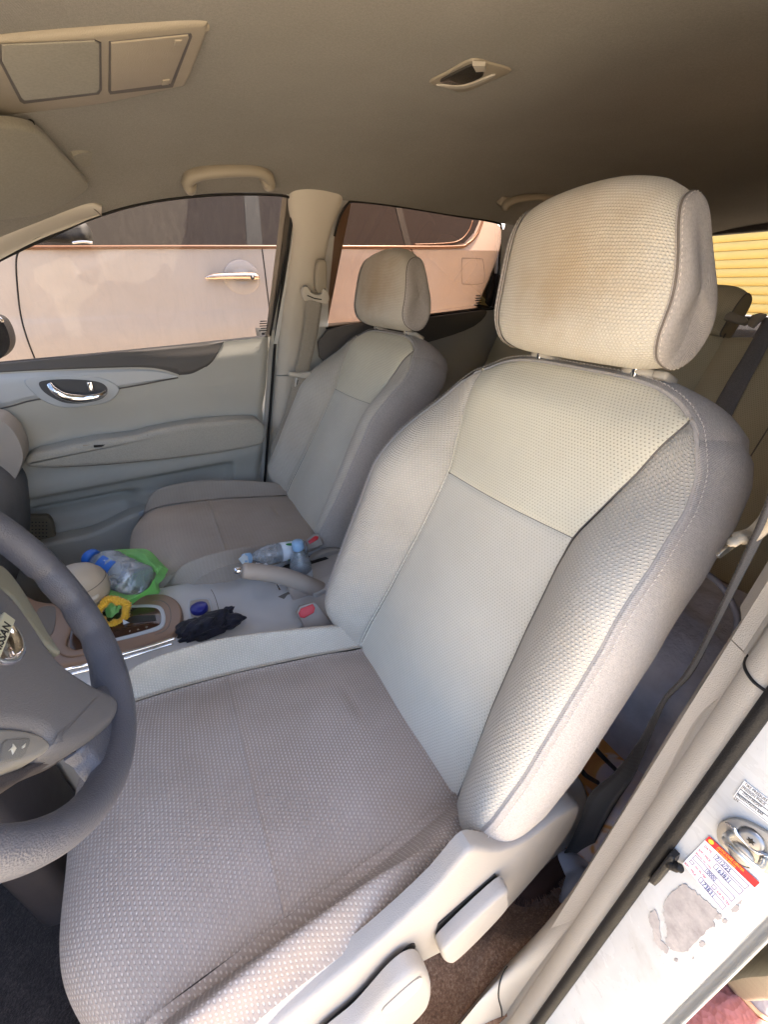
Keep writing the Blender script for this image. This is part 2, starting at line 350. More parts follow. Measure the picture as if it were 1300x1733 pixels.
# ================================================================== STRUCTURE: ground, cabin floor, headliner
GZ = -0.34
def ground_mat():
    t = NT('stone_paving'); o = t.obj(); n = t.noise(60, 6, o, .7); n2 = t.noise(3, 4, o)
    v = t.n('ShaderNodeTexVoronoi', feature='DISTANCE_TO_EDGE'); v.inputs['Scale'].default_value = 2.2; v2 = t.n('ShaderNodeTexVoronoi'); v2.inputs['Scale'].default_value = 2.2
    sp_ = t.n('ShaderNodeSeparateXYZ'); t.l(v2.outputs['Color'], sp_.inputs[0])
    red = t.ramp(n, [(.3, srgb(136, 86, 80)), (.55, srgb(164, 112, 104)), (.75, srgb(200, 156, 148))]); gry = t.ramp(n, [(.3, srgb(158, 144, 122)), (.7, srgb(204, 190, 164))])
    c = t.mix(t.ramp(sp_.outputs[0], [(.42, (0, 0, 0, 1)), (.43, (1, 1, 1, 1))]), red, gry)
    c = t.mix(t.ramp(v.outputs['Distance'], [(.015, (1, 1, 1, 1)), (.03, (0, 0, 0, 1))]), c, srgb(196, 168, 138))
    return t.fin(c, .9, t.bump(n, .004), spec=.2)
gm = ground_mat()
g = mesh('ground', [(-60, -60, GZ), (60, -60, GZ), (60, 60, GZ), (-60, 60, GZ)], [(0, 1, 2, 3)], gm, smooth_=False); tag(g, kind='structure')
cf = mesh('cabin_floor', [(-1.1, -.70, -.01), (2.2, -.70, -.01), (2.2, .74, -.01), (-1.1, .74, -.01), (-1.1, -.70, -.12), (2.2, -.70, -.12), (2.2, .74, -.12), (-1.1, .74, -.12)],
          [(0, 1, 2, 3), (7, 6, 5, 4), (0, 4, 5, 1), (1, 5, 6, 2), (2, 6, 7, 3), (3, 7, 4, 0)], M['floor'], smooth_=False, uv=[(-1.1, -.7), (2.2, -.7), (2.2, .74), (-1.1, .74)]*2); tag(cf, kind='structure')

# ================================================================== DRIVER SEAT
YC = -.335
LE = math.radians(25); UPB = np.array([math.sin(LE), 0, math.cos(LE)]); NB = np.array([-math.cos(LE), 0, math.sin(LE)])
JO = np.array([0, YC, .33])
def bk(y, s, off): return JO + np.array([0, 1, 0])*np.asarray(y)[..., None] + UPB*np.asarray(s)[..., None] + NB*np.asarray(off)[..., None]
seat = empty('car_seat', (0, YC, 0)); tag(seat, 'beige cloth front seat nearest the camera, behind the steering wheel', 'car seat', 'front seats of the car')

def normals(P):
    a = np.gradient(P, axis=0); b = np.gradient(P, axis=1); n = np.cross(b, a); return n/(np.linalg.norm(n, axis=2)[..., None]+1e-12)
def edge_t(n, w=.035):          # 0..1 samples, denser near both ends
    a = np.linspace(0, 1, n); return a - .6*np.sin(2*np.pi*a)/(2*np.pi)
def panel(name, fn, nu, nv, mat, parent, edges=(1, 1, 1, 1), dip=.0045, wid=.007, uvfn=None, flip=False, puff=0.0, extra=None):
    """fn(U,V)->P ; edges: (u0,u1,v0,v1) that are sewn down into a seam; the cloth rolls over at the seam"""
    U, V = np.meshgrid(edge_t(nu), edge_t(nv)); P = fn(U, V); N = normals(P)
    if flip: N = -N
    du = np.linalg.norm(np.diff(P, axis=1), axis=2); cu = np.concatenate([np.zeros((nv, 1)), np.cumsum(du, 1)], 1)
    dv = np.linalg.norm(np.diff(P, axis=0), axis=2); cv = np.concatenate([np.zeros((1, nu)), np.cumsum(dv, 0)], 0)
    d = np.full(U.shape, 9.0)
    for e, q in zip(edges, (cu, cu[:, -1:]-cu, cv, cv[-1:]-cv)):
        if e: d = np.minimum(d, q)
    k = np.exp(-(d/wid)**1.3); P2 = P - N*(dip*k)[..., None]
    if puff: P2 = P2 + N*(puff*smooth(d/.03))[..., None]
    if extra is not None: P2 = P2 + N*extra(P)[..., None]
    uv = uvfn(P, U, V) if uvfn else np.stack([cu-cu[:, nu//2:nu//2+1], cv], 2)
    return gridmesh(name, P2, mat, parent, uv=uv, flip=flip)
def stitches(name, path, nrm, mat, parent, step=.0062, ln=.0042, r=.0007, off=.0006, amp=0):
    p = np.array(path, float); L = np.r_[0, np.cumsum(np.linalg.norm(np.diff(p, axis=0), axis=1))]; n = int(L[-1]/step)
    V, F = [], []
    nrm = np.array(nrm, float); nrm = np.broadcast_to(nrm, p.shape) if nrm.ndim == 1 else nrm
    for i in range(n):
        s = i*step+step*.3; a = np.array([np.interp(s, L, p[:, k]) for k in range(3)]); b = np.array([np.interp(s+ln, L, p[:, k]) for k in range(3)])
        q = np.array([np.interp(s, L, nrm[:, k]) for k in range(3)]); q /= np.linalg.norm(q)+1e-9; t = (b-a)/(np.linalg.norm(b-a)+1e-9); c = np.cross(t, q)
        k0 = len(V); m = (a+b)/2+q*(off+r)
        for e, w_ in ((a+q*(off-.0006), .5), (m, 1), (b+q*(off-.0006), .5)):
            for sgn in ((1, 0), (0, 1), (-1, 0), (0, -1)): V.append(e+c*r*w_*sgn[0]+q*r*w_*sgn[1])
        for j in range(2):
            for h in range(4): F.append((k0+j*4+h, k0+j*4+(h+1) % 4, k0+(j+1)*4+(h+1) % 4, k0+(j+1)*4+h))
    o = mesh(name, V, F, mat, parent); return tag(o, kind='stuff')

# --- cushion: control columns across (y, relative) and rows along x
XR = np.array([.06, .0, -.12, -.25, -.37, -.435, -.475, -.492, -.485, -.46])
ZC = np.array([.325, .330, .345, .362, .376, .376, .355, .315, .26, .19])     # centre height
YI = np.array([.150, .155, .173, .185, .193, .197, .199, .199, .197, .19])    # inner seam
YK = np.array([.185, .190, .205, .218, .226, .228, .228, .226, .22, .21])     # bolster crest
ZK = np.array([.020, .022, .036, .044, .042, .032, .012, .004, .0, .0])
YO = np.array([.215, .222, .236, .243, .247, .247, .245, .241, .235, .225])   # outer seam
ZO = np.array([.004, .006, .012, .016, .010, -.004, -.014, -.02, -.02, -.02])
def cctrl():
    rows = []
    for i in range(len(XR)):
        x, z = XR[i], ZC[i]
        fr = min(1, max(0, (-.25-x)/.24)); r = lambda y: x + fr*(.75 if y < 0 else .22)*y*y + (fr*(.9 if y < 0 else .35)*max(0, abs(y)-.17))
        zf = lambda y, dz: z+dz*(1.3 if (s_ > 0 and dz > .02) else 1)-(.02*fr*max(0, abs(y)-.12)/.12)
        sd_ = [(YO[i]+.012, -.05), (YO[i]+.014, -.10), (YO[i]+.0, -.15)]
        row = []
        for s_ in (1, -1):
            half = []
            for (yy, dz) in [(sd_[2][0], ZO[i]+sd_[2][1]), (sd_[1][0], ZO[i]+sd_[1][1]), (sd_[0][0], ZO[i]+sd_[0][1]), (YO[i], ZO[i]), (YK[i], ZK[i]), ((YI[i]*.6+YK[i]*.4), ZK[i]*.30-.006), (YI[i], -.004), (YI[i]*.55, .002)]:
                if dz < -.02 and i > 5: dz = max(dz, -.15+(i-5)*.02)
                half.append((r(yy*s_), s_*yy, max(zf(yy, dz), .15)))
            if s_ == 1: row += half + [(x, 0, z+.001)]
            else: row += half[::-1]
        rows.append(row)
    return np.array(rows)       # (10, 17, 3)
CC = cctrl(); CC[..., 1] += YC
def csurf(cu, cv):              # cu in columns 0..16, cv in rows 0..9
    shp = cu.shape; cu = cu.ravel(); cv = cv.ravel()
    i = np.clip(np.floor(cv).astype(int), 0, len(CC)-2); t = cv-i
    def rowat(ii):
        ii = np.clip(ii, 0, len(CC)-1); j = np.clip(np.floor(cu).astype(int), 0, 15); s = (cu-j)[:, None]
        b, c = CC[ii, j], CC[ii, j+1]; a = CC[ii, np.maximum(j-1, 0)]; d = CC[ii, np.minimum(j+2, 16)]
        return .5*((2*b)+(-a+c)*s+(2*a-5*b+4*c-d)*s*s+(-a+3*b-3*c+d)*s**3)
    b, c = rowat(i), rowat(i+1); a = rowat(i-1); d = rowat(i+2); t = t[:, None]
    return (.5*((2*b)+(-a+c)*t+(2*a-5*b+4*c-d)*t*t+(-a+3*b-3*c+d)*t**3)).reshape(shp+(3,))
def cfn(u0, u1, v0, v1): return lambda U, V: csurf(u0+(u1-u0)*U, v0+(v1-v0)*V)
def cuv(P, U, V):
    L = np.linalg.norm(np.diff(P, axis=0), axis=2); c = np.concatenate([np.zeros((1, P.shape[1])), np.cumsum(L, 0)], 0)
    return np.stack([P[..., 1], c[:, P.shape[1]//2:P.shape[1]//2+1]+0*P[..., 0]], 2)
def dents(P):
    x, y = P[..., 0], P[..., 1]-YC
    h = -.006*np.exp(-((x+.085)**2+(y-.02)**2)/.0045)      # sat-in hollow near the rear
    h += .0042*np.exp(-(((x+.075)/.006)**2+((y-.035)/.028)**2))
    h += -.0042*np.exp(-(((x+.088)/.007)**2+((y-.03)/.03)**2))
    h += .0018*np.sin(x*30+y*17+3*np.sin(x*9))*np.exp(-((np.abs(y)-.15)/.03)**2) + .0010*np.sin(y*30+x*9)*np.sin(x*21)
    return h
cush = panel('cushion', cfn(6, 10, 0.3, 3.05), 110, 90, M['cushion'], seat, edges=(1, 1, 0, 1), dip=.003, wid=.005, uvfn=cuv, extra=dents)
panel('thigh_panel', cfn(6, 10, 3.05, 8.6), 110, 110, M['cushion'], cush, edges=(1, 1, 1, 0), dip=.003, wid=.005, uvfn=cuv)
panel('bolster', cfn(3, 6, 0.3, 8.6), 44, 150, M['bolster'], cush, edges=(1, 1, 0, 0), dip=.005, uvfn=None)
def pleat(P):                   # gathered cloth beside the near inner seam
    x, y = P[..., 0], P[..., 1]-YC; k = np.exp(-((y+.197+.02*(x<-.3)*(x+.3)/.2)/.010)**2)
    return .0075*k*smooth((-x+.05)/.1)*smooth((x+.46)/.15)*(.75+.25*np.sin(x*47))
panel('bolster', cfn(10, 13, 0.3, 8.6), 44, 150, M['cushion'], cush, edges=(1, 1, 0, 0), dip=.005, extra=pleat)
panel('side_panel', cfn(0, 3, 0.3, 8.6), 24, 90, M['sidecloth'], cush, edges=(0, 1, 0, 0))
panel('side_panel', cfn(13, 16, 0.3, 8.6), 24, 90, M['sidecloth'], cush, edges=(1, 0, 0, 0))
lp = csurf(np.full(160, 13.10), np.linspace(.4, 7, 160)); stitches('stitching', lp, (0, -.6, .8), M['thread'], cush, off=-.0012)
lp = csurf(np.full(160, 2.90), np.linspace(.4, 7, 160)); stitches('stitching', lp, (0, .6, .8), M['thread'], cush, off=-.0012)
for cu_ in (6, 10, 13, 3):      # the dark line down in each seam
    lp = csurf(np.full(120, float(cu_)), np.linspace(.3, 8, 120))-np.array([0, 0, .0052]); tube('seam', lp, .0016, M['seam'], cush, n=6)
lp = csurf(np.linspace(6, 10, 60), np.full(60, 3.05))-np.array([0, 0, .0036]); tube('seam', lp, .0009, M['seam'], cush, n=6)

# --- backrest face
sv = np.linspace(0, 1, 13)
def Wv(v):                      # half width of the face by row
    return np.interp(v, [0, .04, .1, .18, .3, .6, .75, .85, .91, .95, .98, 1.0], [.205, .220, .231, .239, .243, .242, .235, .223, .209, .194, .181, .166])
def face_ys(u, v):
    T = .602-.030*np.abs(u)**4.5; B = -.045+.02*np.abs(u)**6
    s = B+(T-B)*v; return u*Wv(v)*(1+.04*smooth((u-.3)/.7)), s
WI = lambda s: np.interp(s, [-.05, 0, .06, .15, .27, .36, .40, .415, .45, .50, .56, .60], [.162, .160, .154, .142, .131, .126, .126, .129, .140, .155, .167, .170])
def offs(y, s):
    ay = np.abs(y); wi = WI(s); Ws = np.interp(s, [-.05, 0, .1, .5, .56, .6], [.215, .232, .245, .243, .215, .18])
    q = np.clip((ay-wi)/(Ws-wi+1e-6), 0, 1.1); amp = (.064+.016*(y > 0))*smooth((s+.06)/.12)*(1-.90*smooth((s-.34)/.20))
    rise = amp*np.sin(np.clip(q, 0, 1)*math.pi*.60)**.95
    ins = .010*np.exp(-((s-.12)/.14)**2)*(1-(ay/.17)**2).clip(0, 1)+.004*(1-(ay/.2)**2)
    top = -.028*smooth((s-.52)/.09)**1.5 - .016*smooth((ay-.12)/.1)*smooth((s-.42)/.15)
    bot = -.03*smooth((-.0-s)/.05)
    return rise+ins+top+bot
def face(u, v): y, s = face_ys(u, v); return bk(y, s, offs(y, s))
def u_of(v):                    # u on which the insert seam lies
    u = np.full(np.shape(v), .6)
    for _ in range(12): y, s = face_ys(u, v); u = WI(s)/Wv(v)
    return u
vV = lambda u: .700-.022*np.cos(np.clip(u, -1, 1)*math.pi*.5)**.8-.012*u
back = empty('backrest', JO, seat)
def bfn_ins(v0f, v1f, ub=1):
    def f(U, V):
        u = (2*U-1); va, vb = v0f(u), v1f(u); v = va+(vb-va)*V
        return face(u*u_of(v), v)
    return f
def buv(P, U, V):
    d = P-JO; return np.stack([d[..., 1], d@UPB], 2)
z0 = lambda u: 0*u; z1 = lambda u: 0*u+1.0
panel('lower_insert', bfn_ins(z0, lambda u: vV(u*.55)), 90, 110, M['backlow'], back, edges=(1, 1, 0, 1), dip=.0025, wid=.005, uvfn=buv, flip=True)
panel('upper_insert', bfn_ins(lambda u: vV(u*.55), z1), 100, 70, M['backup'], back, edges=(1, 1, 1, 1), dip=.0028, wid=.005, uvfn=buv, flip=True)
def bol(sg):
    def f(U, V):
        ui = u_of(V); u = (ui+(1-ui)*U) if sg > 0 else -(1-(1-ui)*U); return face(u, V)
    return f
bb = [panel('bolster', bol(+1), 48, 150, M['bolster'], back, edges=(1, 1, 0, 1), dip=.0045, flip=True),
      panel('bolster', bol(-1), 48, 150, M['bolster'], back, edges=(1, 1, 0, 1), dip=.0045, flip=True)]
# --- the band round the edge of the backrest (side panels, top panel)
def outline():
    v = np.linspace(0, 1, 60); u = np.linspace(1, -1, 50)[1:-1]
    P = [(1, a) for a in v]+[(a, 1) for a in u]+[(-1, a) for a in v[::-1]]+[(a, 0) for a in u[::-1]]
    P = np.array(P); return face_ys(P[:, 0], P[:, 1])
by, bs = outline(); NBD = len(by)
bo = offs(by, bs); yc_, sc_ = 0.0, .28
ty, ts = np.roll(by, -1)-np.roll(by, 1), np.roll(bs, -1)-np.roll(bs, 1); ln_ = np.hypot(ty, ts)+1e-9; oy, os_ = ts/ln_, -ty/ln_
for _ in range(4): oy = (np.roll(oy, 1)+oy+np.roll(oy, -1))/3; os_ = (np.roll(os_, 1)+os_+np.roll(os_, -1))/3
sgn = np.sign(oy*(by-yc_)+os_*(bs-sc_)); oy *= sgn; os_ *= sgn
rings = []
RG = [(-.003, -.006), (.002, -.003), (.005, -.006), (.010, -.015), (.017, -.034), (.019, -.062), (.015, -.094), (.002, -.118), (-.03, -.128), (-.10, -.128)]
RG2 = crow(np.array(RG), np.linspace(0, len(RG)-1, 40))
for (o_, d_) in RG2:
    lo = smooth((.10-bs)/.14); cor = .011*np.exp(-((bs-.555)/.05)**2)*smooth((np.abs(by)-.12)/.05)*min(1, -d_/.05)    # shallower toward the bottom of the seatback
    rings.append(bk(by+oy*(o_+cor), bs+os_*(o_+cor*.6)*(1-.4*lo), bo+d_*(1-.12*lo)))
R_ = np.array(rings)            # (40, N, 3)
i1, i2 = 57, 60+48+2            # where the top panel is sewn to the side panels
def band(name, sl, mat, e=(0, 0, 1, 0)):
    P = R_[:, sl]; n, m = P.shape[:2]; N = normals(P)
    cu = np.concatenate([np.zeros((n, 1)), np.cumsum(np.linalg.norm(np.diff(P, axis=1), axis=2), 1)], 1); d = np.full((n, m), 9.)
    if e[0]: d = np.minimum(d, cu)
    if e[1]: d = np.minimum(d, cu[:, -1:]-cu)
    cen = JO+UPB*.28-NB*.05; sg = np.sign(((P-cen)*N).sum(2)); N = N*np.median(sg)
    P = P-N*(.003*np.exp(-(d/.004)**1.3))[..., None]
    return gridmesh(name, P, mat, back, flip=False)
idx = np.arange(NBD)
band('side_panel', idx[0:i1+1], M['sidecloth'], (0, 1, 0, 0)); band('top_panel', idx[i1:i2+1], M['sidecloth'], (1, 1, 0, 0))
band('side_panel', idx[i2:60+48+60], M['sidecloth'], (1, 0, 0, 0)); band('lower_edge', np.r_[idx[60+48+59:], 0], M['sidecloth'])
gb = R_[-1]; mesh('back_shell', np.vstack([gb, [gb.mean(0)]]), [(i, (i+1) % NBD, NBD) for i in range(NBD)], M['shield'], back)
e1 = bk(by+oy*.008, bs+os_*.008, bo-.0055)
nn = np.stack([bk(oy, os_, 0*by)-JO+NB*.7 for _ in (0,)], 0)[0]
stitches('stitching', e1[0:60+48+60], nn[0:168], M['thread'], back, step=.0058, ln=.0040, off=.0004)
e0 = bk(by, bs, bo-.0075); tube('piping', e0[0:168]+NB*.0012, .0030, M['sidecloth'], back, n=8)
for sg in (1, -1):
    v = np.linspace(.02, 1, 120); tube('seam', face(sg*u_of(v), v)-NB*.0042, .0014, M['seam'], back, n=6)
u = np.linspace(-1, 1, 60); vv = vV(u*.55); tube('seam', face(u*u_of(vv), vv)-NB*.0032, .0010, M['seam'], back, n=6)

# --- headrest
HP = np.array([(.012, .607), (.032, .612), (.050, .630), (.062, .662), (.072, .705), (.076, .745), (.070, .778), (.050, .800), (.030, .798), (.012, .772), (-.004, .735), (-.022, .690), (-.030, .655), (-.028, .626), (-.012, .610)])
hpf = sm(HP, 8, True); hc = np.array([.022, .700])
def hsec(y):                    # profile at lateral position y
    k = 1-.035*(abs(y)/.115)**2-.05*smooth((abs(y)-.085)/.04)*(1 if y < 0 else .4)
    p = hc+(hpf-hc)*k; return p
def hp3(y, p): return bk(np.full(len(p), y), p[:, 1]-.012*(y/.12)**2*smooth((p[:, 1]-.70)/.1)*(1 if y < 0 else .3), p[:, 0]-.010*(y/.12)**2)
seamY = .127; ys = np.linspace(-seamY, seamY, 70)
head = empty('headrest', JO, seat)
PH = np.array([hp3(y*1.0, hsec(y)) for y in ys])
def shrinkY(P, y0):             # seam runs slightly inward toward the top and the bottom
    d = (P-JO); s = d@UPB; t_ = smooth((s-.66)/.14); k = 1-np.where(P[..., 1] > YC, .03, .22)*t_-.04*smooth((.66-s)/.06); P = P.copy(); P[..., 1] = YC+(P[..., 1]-YC)*k+.018*t_; return P
PH = shrinkY(PH, 0)
PHc = np.concatenate([PH, PH[:, :1]], 1)
L_ = np.concatenate([[0], np.cumsum(np.linalg.norm(np.diff(PHc[35], axis=0), axis=1))])
uvh = np.zeros(PHc.shape[:2]+(2,)); uvh[..., 0] = ys[:, None]; uvh[..., 1] = L_[None]
N = normals(PHc); d = (seamY-np.abs(ys))[:, None]+np.zeros(PHc.shape[:2]); cen = JO+UPB*.70+NB*.02
sg = np.sign(np.median(((PHc-cen)*N).sum(2))); PHd = PHc-(N*sg)*(.004*np.exp(-(d/.006)**1.3))[..., None]
gridmesh('cloth_cover', PHd, M['headcloth'], head, uv=uvh)
for s_ in (1, -1):
    e = PH[-1] if s_ > 0 else PH[0]; rows = []; c0 = e.mean(0)
    for t_ in np.linspace(0, 1, 22):
        sc = math.cos(t_*math.pi/2)**.55 if t_ < 1 else 0; sc = 1-(1-sc)*1.0
        bul = .017*math.sin(t_*math.pi/2)**.9
        rows.append(c0+(e-c0)*sc + np.array([0, s_*(bul), 0]) - (np.array([0, s_*.004, 0]) if t_ == 0 else 0))
    rr = np.array(rows); rr = np.concatenate([rr, rr[:, :1]], 1)
    gridmesh('side_panel', rr, M['sidecloth'], head, flip=(s_ < 0))
    st = c0+(e-c0)*1.0; tube('seam', np.vstack([e, e[:1]])*1.0-np.array([0, s_*.0005, 0]), .0012, M['seam'], head, n=6)
    pip = rr[2, :]; nr = (pip-c0); nr /= np.linalg.norm(nr, axis=1)[:, None]; nr = nr+np.array([0, s_*.8, 0])
    stitches('stitching', pip, nr, M['thread'], head, step=.0066, ln=.0046, r=.0008, off=-.0002)
for s_ in (1, -1):
    y = s_*.078; a = bk(np.array([y]), np.array([.58]), np.array([-.045]))[0]; b = bk(np.array([y]), np.array([.66]), np.array([-.008]))[0]
    tube('post', np.array([a, (a+b)/2, b]), .0055, M['chrome'], head, n=14)
for s_ in (1, -1):
    y = s_*.078; o_ = bk(np.array([y]), np.array([.609]), np.array([-.045]))[0]; Mx = frame(o_, UPB, NB)
    lathe('post_guide', [(.0, 0), (.021, 0), (.023, .003), (.0225, .008), (.019, .0115), (.012, .0125), (.0, .0125)], M['trim'], head, Mx@Matrix.Diagonal((.9, 1.15, 1, 1)))
box('release_button', bk(np.array([-.078-.029]), np.array([.614]), np.array([-.045]))[0], (.03, .018, .010), M['trim'], head, bev=.003, rot=frame((0, 0, 0), UPB, NB).to_4x4())

# --- shield, levers
def sp(pts, y=-.285): return [at(px, py, 1, YC+y) for px, py in pts]
sh = slab('side_shield', [(x, YC-.238, z) for x, z in ((-.45, .30), (-.36, .335), (-.276, .366), (-.203, .376), (-.144, .396), (-.101, .419), (-.076, .445), (-.062, .452), (-.045, .435), (-.015, .398), (.03, .372), (.08, .372), (.115, .368), (.134, .340), (.130, .295), (.108, .243), (.061, .190), (.018, .160), (-.03, .160), (-.075, .190), (-.118, .222), (-.18, .217), (-.243, .194), (-.34, .18), (-.45, .19))], (0, -1, 0), .020, M['shield'], seat, bev=.006, seg=4, smooth_pts=2)
slab('hinge_cover', sp([(780, 1460), (806, 1395), (830, 1350), (900, 1290), (955, 1290), (980, 1322), (984, 1352), (970, 1395), (920, 1440), (850, 1500)], -.215), (0, -1, 0), .018, M['shield'], seat, bev=.01, seg=5, smooth_pts=5)
slab('lever_slot', sp([(737, 1580), (742, 1562), (838, 1478), (847, 1490), (840, 1503), (748, 1590)], -.2585), (0, -1, 0), .0012, M['black'], seat, bev=0)
slab('recline_lever', sp([(738, 1592), (747, 1572), (838, 1487), (848, 1496), (846, 1515), (800, 1565), (760, 1602), (745, 1606)], -.262), (0, -1, 0), .016, M['shield'], seat, bev=.006, seg=4, smooth_pts=5)
slab('height_lever', sp([(530, 1760), (600, 1695), (660, 1628), (695, 1606), (713, 1618), (719, 1645), (712, 1672), (680, 1705), (620, 1750), (560, 1800)], -.264), (0, -1, 0), .020, M['shield'], seat, bev=.009, seg=4, smooth_pts=6)
slab('lever_insert', sp([(650, 1705), (700, 1660), (714, 1655), (708, 1672), (676, 1702), (655, 1712)], -.2845), (0, -1, 0), .0010, M['trim'], seat, bev=0, smooth_pts=5)
slab('height_slot', sp([(545, 1738), (640, 1652), (690, 1600), (700, 1606), (640, 1668), (560, 1745)], -.2585), (0, -1, 0), .0012, M['black'], seat, bev=0, smooth_pts=4)
# far side shield, frame under the cushion
box('far_shield', (-.2, YC+.262, .22), (.42, .02, .10), M['shield'], seat, bev=.008)
box('seat_base', (-.20, YC, .17), (.44, .42, .20), M['floor'], seat, bev=.01)
for yy in (-.18, .18): box('seat_rail', (-.18, YC+yy, .035), (.52, .05, .05), M['black'], seat, bev=.004)
# belt buckle at the inner side
bp = at(530, 1040, 1, -.065)
def buckle(parent, pts, red, y, name='belt_buckle'):
    n = (-.1, -.8, .6); P0 = (0, y, .36)
    b = slab(name, [onp(a, b_, P0, n) for a, b_ in pts], np.array(n)*-1, .022, M['shield'], parent, bev=0, smooth_pts=0)
    slab('bezel', [onp(a, b_, P0, n) for a, b_ in pts], np.array(n), .003, M['shield'], b, bev=.002, smooth_pts=0)
    slab('release_button', [onp(a, b_, np.array(P0)+np.array(n)*.003, n) for a, b_ in red], np.array(n), .002, M['red'], b, bev=.0012, smooth_pts=0); return b
buckle(seat, [(502, 1037), (507, 1026), (530, 1019), (536, 1022), (563, 1056), (560, 1064), (520, 1072)], [(505, 1038), (509, 1030), (529, 1022), (533, 1029), (531, 1037), (515, 1046), (508, 1045)], -.075)
# ================================================================== PASSENGER SEAT: a copy, reclined a little more
def copy_tree(o, parent=None, skip=()):
    c = o.copy(); COL.objects.link(c); c.parent = parent; ORG[c.name] = ORG[o.name]
    for ch in list(o.children):
        if not ch.name.startswith(skip): copy_tree(ch, c, skip)
    return c
SK = ('side_shield', 'lever', 'recline', 'height', 'belt_buckle')
pseat = copy_tree(seat, None, SK); pseat.location = (.066, YC+.75, 0)
tag(pseat, 'beige cloth front seat on the far side, beside the door armrest', 'car seat', 'front seats of the car')
for ch in pseat.children:
    if ch.name.startswith(('backrest', 'headrest')): ch.rotation_euler = (0, math.radians(4.4), 0); ch.scale = (1, 1.17 if ch.name.startswith('head') else 1.035, 1)
    if ch.name.startswith('cushion'):
        for q in [ch]+[x for x in ch.children if x.name.startswith(('thigh', 'bolster', 'side_panel'))]:
            q.data = q.data.copy(); q.data.materials[0] = M['pcushion']
ORG[pseat.name] = np.array([.066, YC+.75, 0])
# inner shield and buckle of the passenger seat
slab('side_shield', [(.06, .165, .20), (.10, .165, .33), (.02, .165, .35), (-.05, .165, .30), (-.30, .165, .28), (-.44, .165, .24), (-.44, .165, .18)], (0, -1, 0), .016, M['shield'], pseat, bev=.006, smooth_pts=5)
buckle(pseat, [(508, 922), (530, 904), (538, 903), (542, 909), (547, 922), (520, 932)], [(521, 916), (533, 907), (539, 908), (538, 913), (524, 921)], .15)
def armrest_hump(): pass
# ================================================================== BODY SHELL
# headliner: a domed sheet, lower at the sides; edge lines read off the window tops
def pl(pts, inn=0.0): return np.array([side(px, py, inn) for px, py in pts])
railP = pl([(-260, 575), (-120, 505), (0, 438), (90, 396), (165, 364), (250, 342), (350, 328), (430, 326), (490, 329), (545, 335), (590, 340), (660, 348), (740, 361), (845, 377), (900, 388)])
rail = resample(sm(railP, 8), 90)
# ceiling grid: rows along x, columns across; passenger edge = rail, driver edge mirrored
xs = np.linspace(-.52, 1.90, 90); rail = rail[np.argsort(rail[:, 0])]
rz = np.interp(xs, rail[:, 0], rail[:, 2]); ry = np.interp(xs, rail[:, 0], rail[:, 1])
rz = np.where(xs > rail[-1, 0], rail[-1, 2]-(xs-rail[-1, 0])*.06, rz); ry = np.where(xs > rail[-1, 0], ry-(xs-rail[-1, 0])*.05, ry)
rows = []
for x, z_, y_ in zip(xs, rz, ry):
    zc = 1.262-.05*max(0, (-.0-x)/.5)**1.6-.10*max(0, (x-.7)/1.05)**2; zc = max(zc, z_+.012)
    t = np.linspace(-1, 1, 61); yy = .02+(t*(y_-.02)); prof = (1-np.abs(t)**3.2)
    zz = z_+(zc-z_)*prof; rows.append(np.stack([np.full(61, x), yy, zz], 1))
HL = np.array(rows); hl = gridmesh('headliner', HL, M['headliner']); tag(hl, kind='structure')
ro = HL.copy(); ro[..., 2] += .045; ro[..., 1] = .02+(ro[..., 1]-.02)*1.18; rs = gridmesh('roof_skin', ro, M['white']); tag(rs, kind='structure')
def ceil_z(x, y):
    i = np.argmin(abs(xs-x)); return float(np.interp(y, HL[i, :, 1], HL[i, :, 2]))
def ceil(px, py, drop=0.0):
    d = ray(px, py); t = .2
    for _ in range(400):
        p = CAM+d*t/712
        if p[2] >= ceil_z(p[0], p[1])-drop: return p
        t += .004
    return p
def ceil_slab(name, pts, drop, th, mat, parent=None, smooth_pts=0, **k):
    P = np.array([ceil(px, py, drop) for px, py in pts]); c = P.mean(0); n = np.linalg.svd(P-c)[2][2]; n = n if n[2] < 0 else -n
    P = P-((P-c)@n)[:, None]*n*.0
    return slab(name, P, n, th, mat, parent, smooth_pts=smooth_pts, **k)
CO = ceil(170, 120)
_cp = np.array([ceil(a, b) for a, b in ((0, 80), (350, 45), (300, 150), (20, 190), (170, 110))]); _cc = _cp.mean(0); _cn = np.linalg.svd(_cp-_cc)[2][2]; _cn = _cn if _cn[2] < 0 else -_cn
def oslab(name, pts, drop, th, mat, parent=None, smooth_pts=0, **k):
    return slab(name, [onp(a, b, _cc+_cn*(drop+th), _cn)-_cn*th for a, b in pts], _cn, th, mat, parent, smooth_pts=smooth_pts, **k)
oc = empty('overhead_console', CO); tag(oc, 'beige overhead console with a sunglasses lid and reading lamp, set in the headliner', 'overhead console')
oslab('housing', [(-90, 84), (0, 74), (180, 58), (335, 42), (354, 47), (352, 60), (318, 140), (300, 150), (180, 176), (60, 192), (0, 198), (-100, 205)], -.012, .020, M['handle'], oc, smooth_pts=4, bev=.007, seg=4)
oslab('lid_gap', [(-2, 76), (160, 68), (171, 73), (172, 152), (167, 160), (40, 176), (33, 172), (0, 108)], .008, .0008, M['doordark'], oc, bev=0)
oslab('sunglasses_lid', [(3, 78), (160, 71), (168, 76), (168, 152), (163, 157), (41, 171), (36, 166), (4, 106)], .0088, .0016, M['visor'], oc, bev=.0012)
oslab('lamp_gap', [(184, 71), (323, 57), (325, 62), (292, 148), (186, 160), (183, 155)], .008, .0008, M['doordark'], oc, bev=0)
lens = oslab('lamp_lens', [(188, 74), (318, 61), (320, 65), (289, 142), (188, 155)], .0088, .00160, M['handle'], oc, bev=.0012)
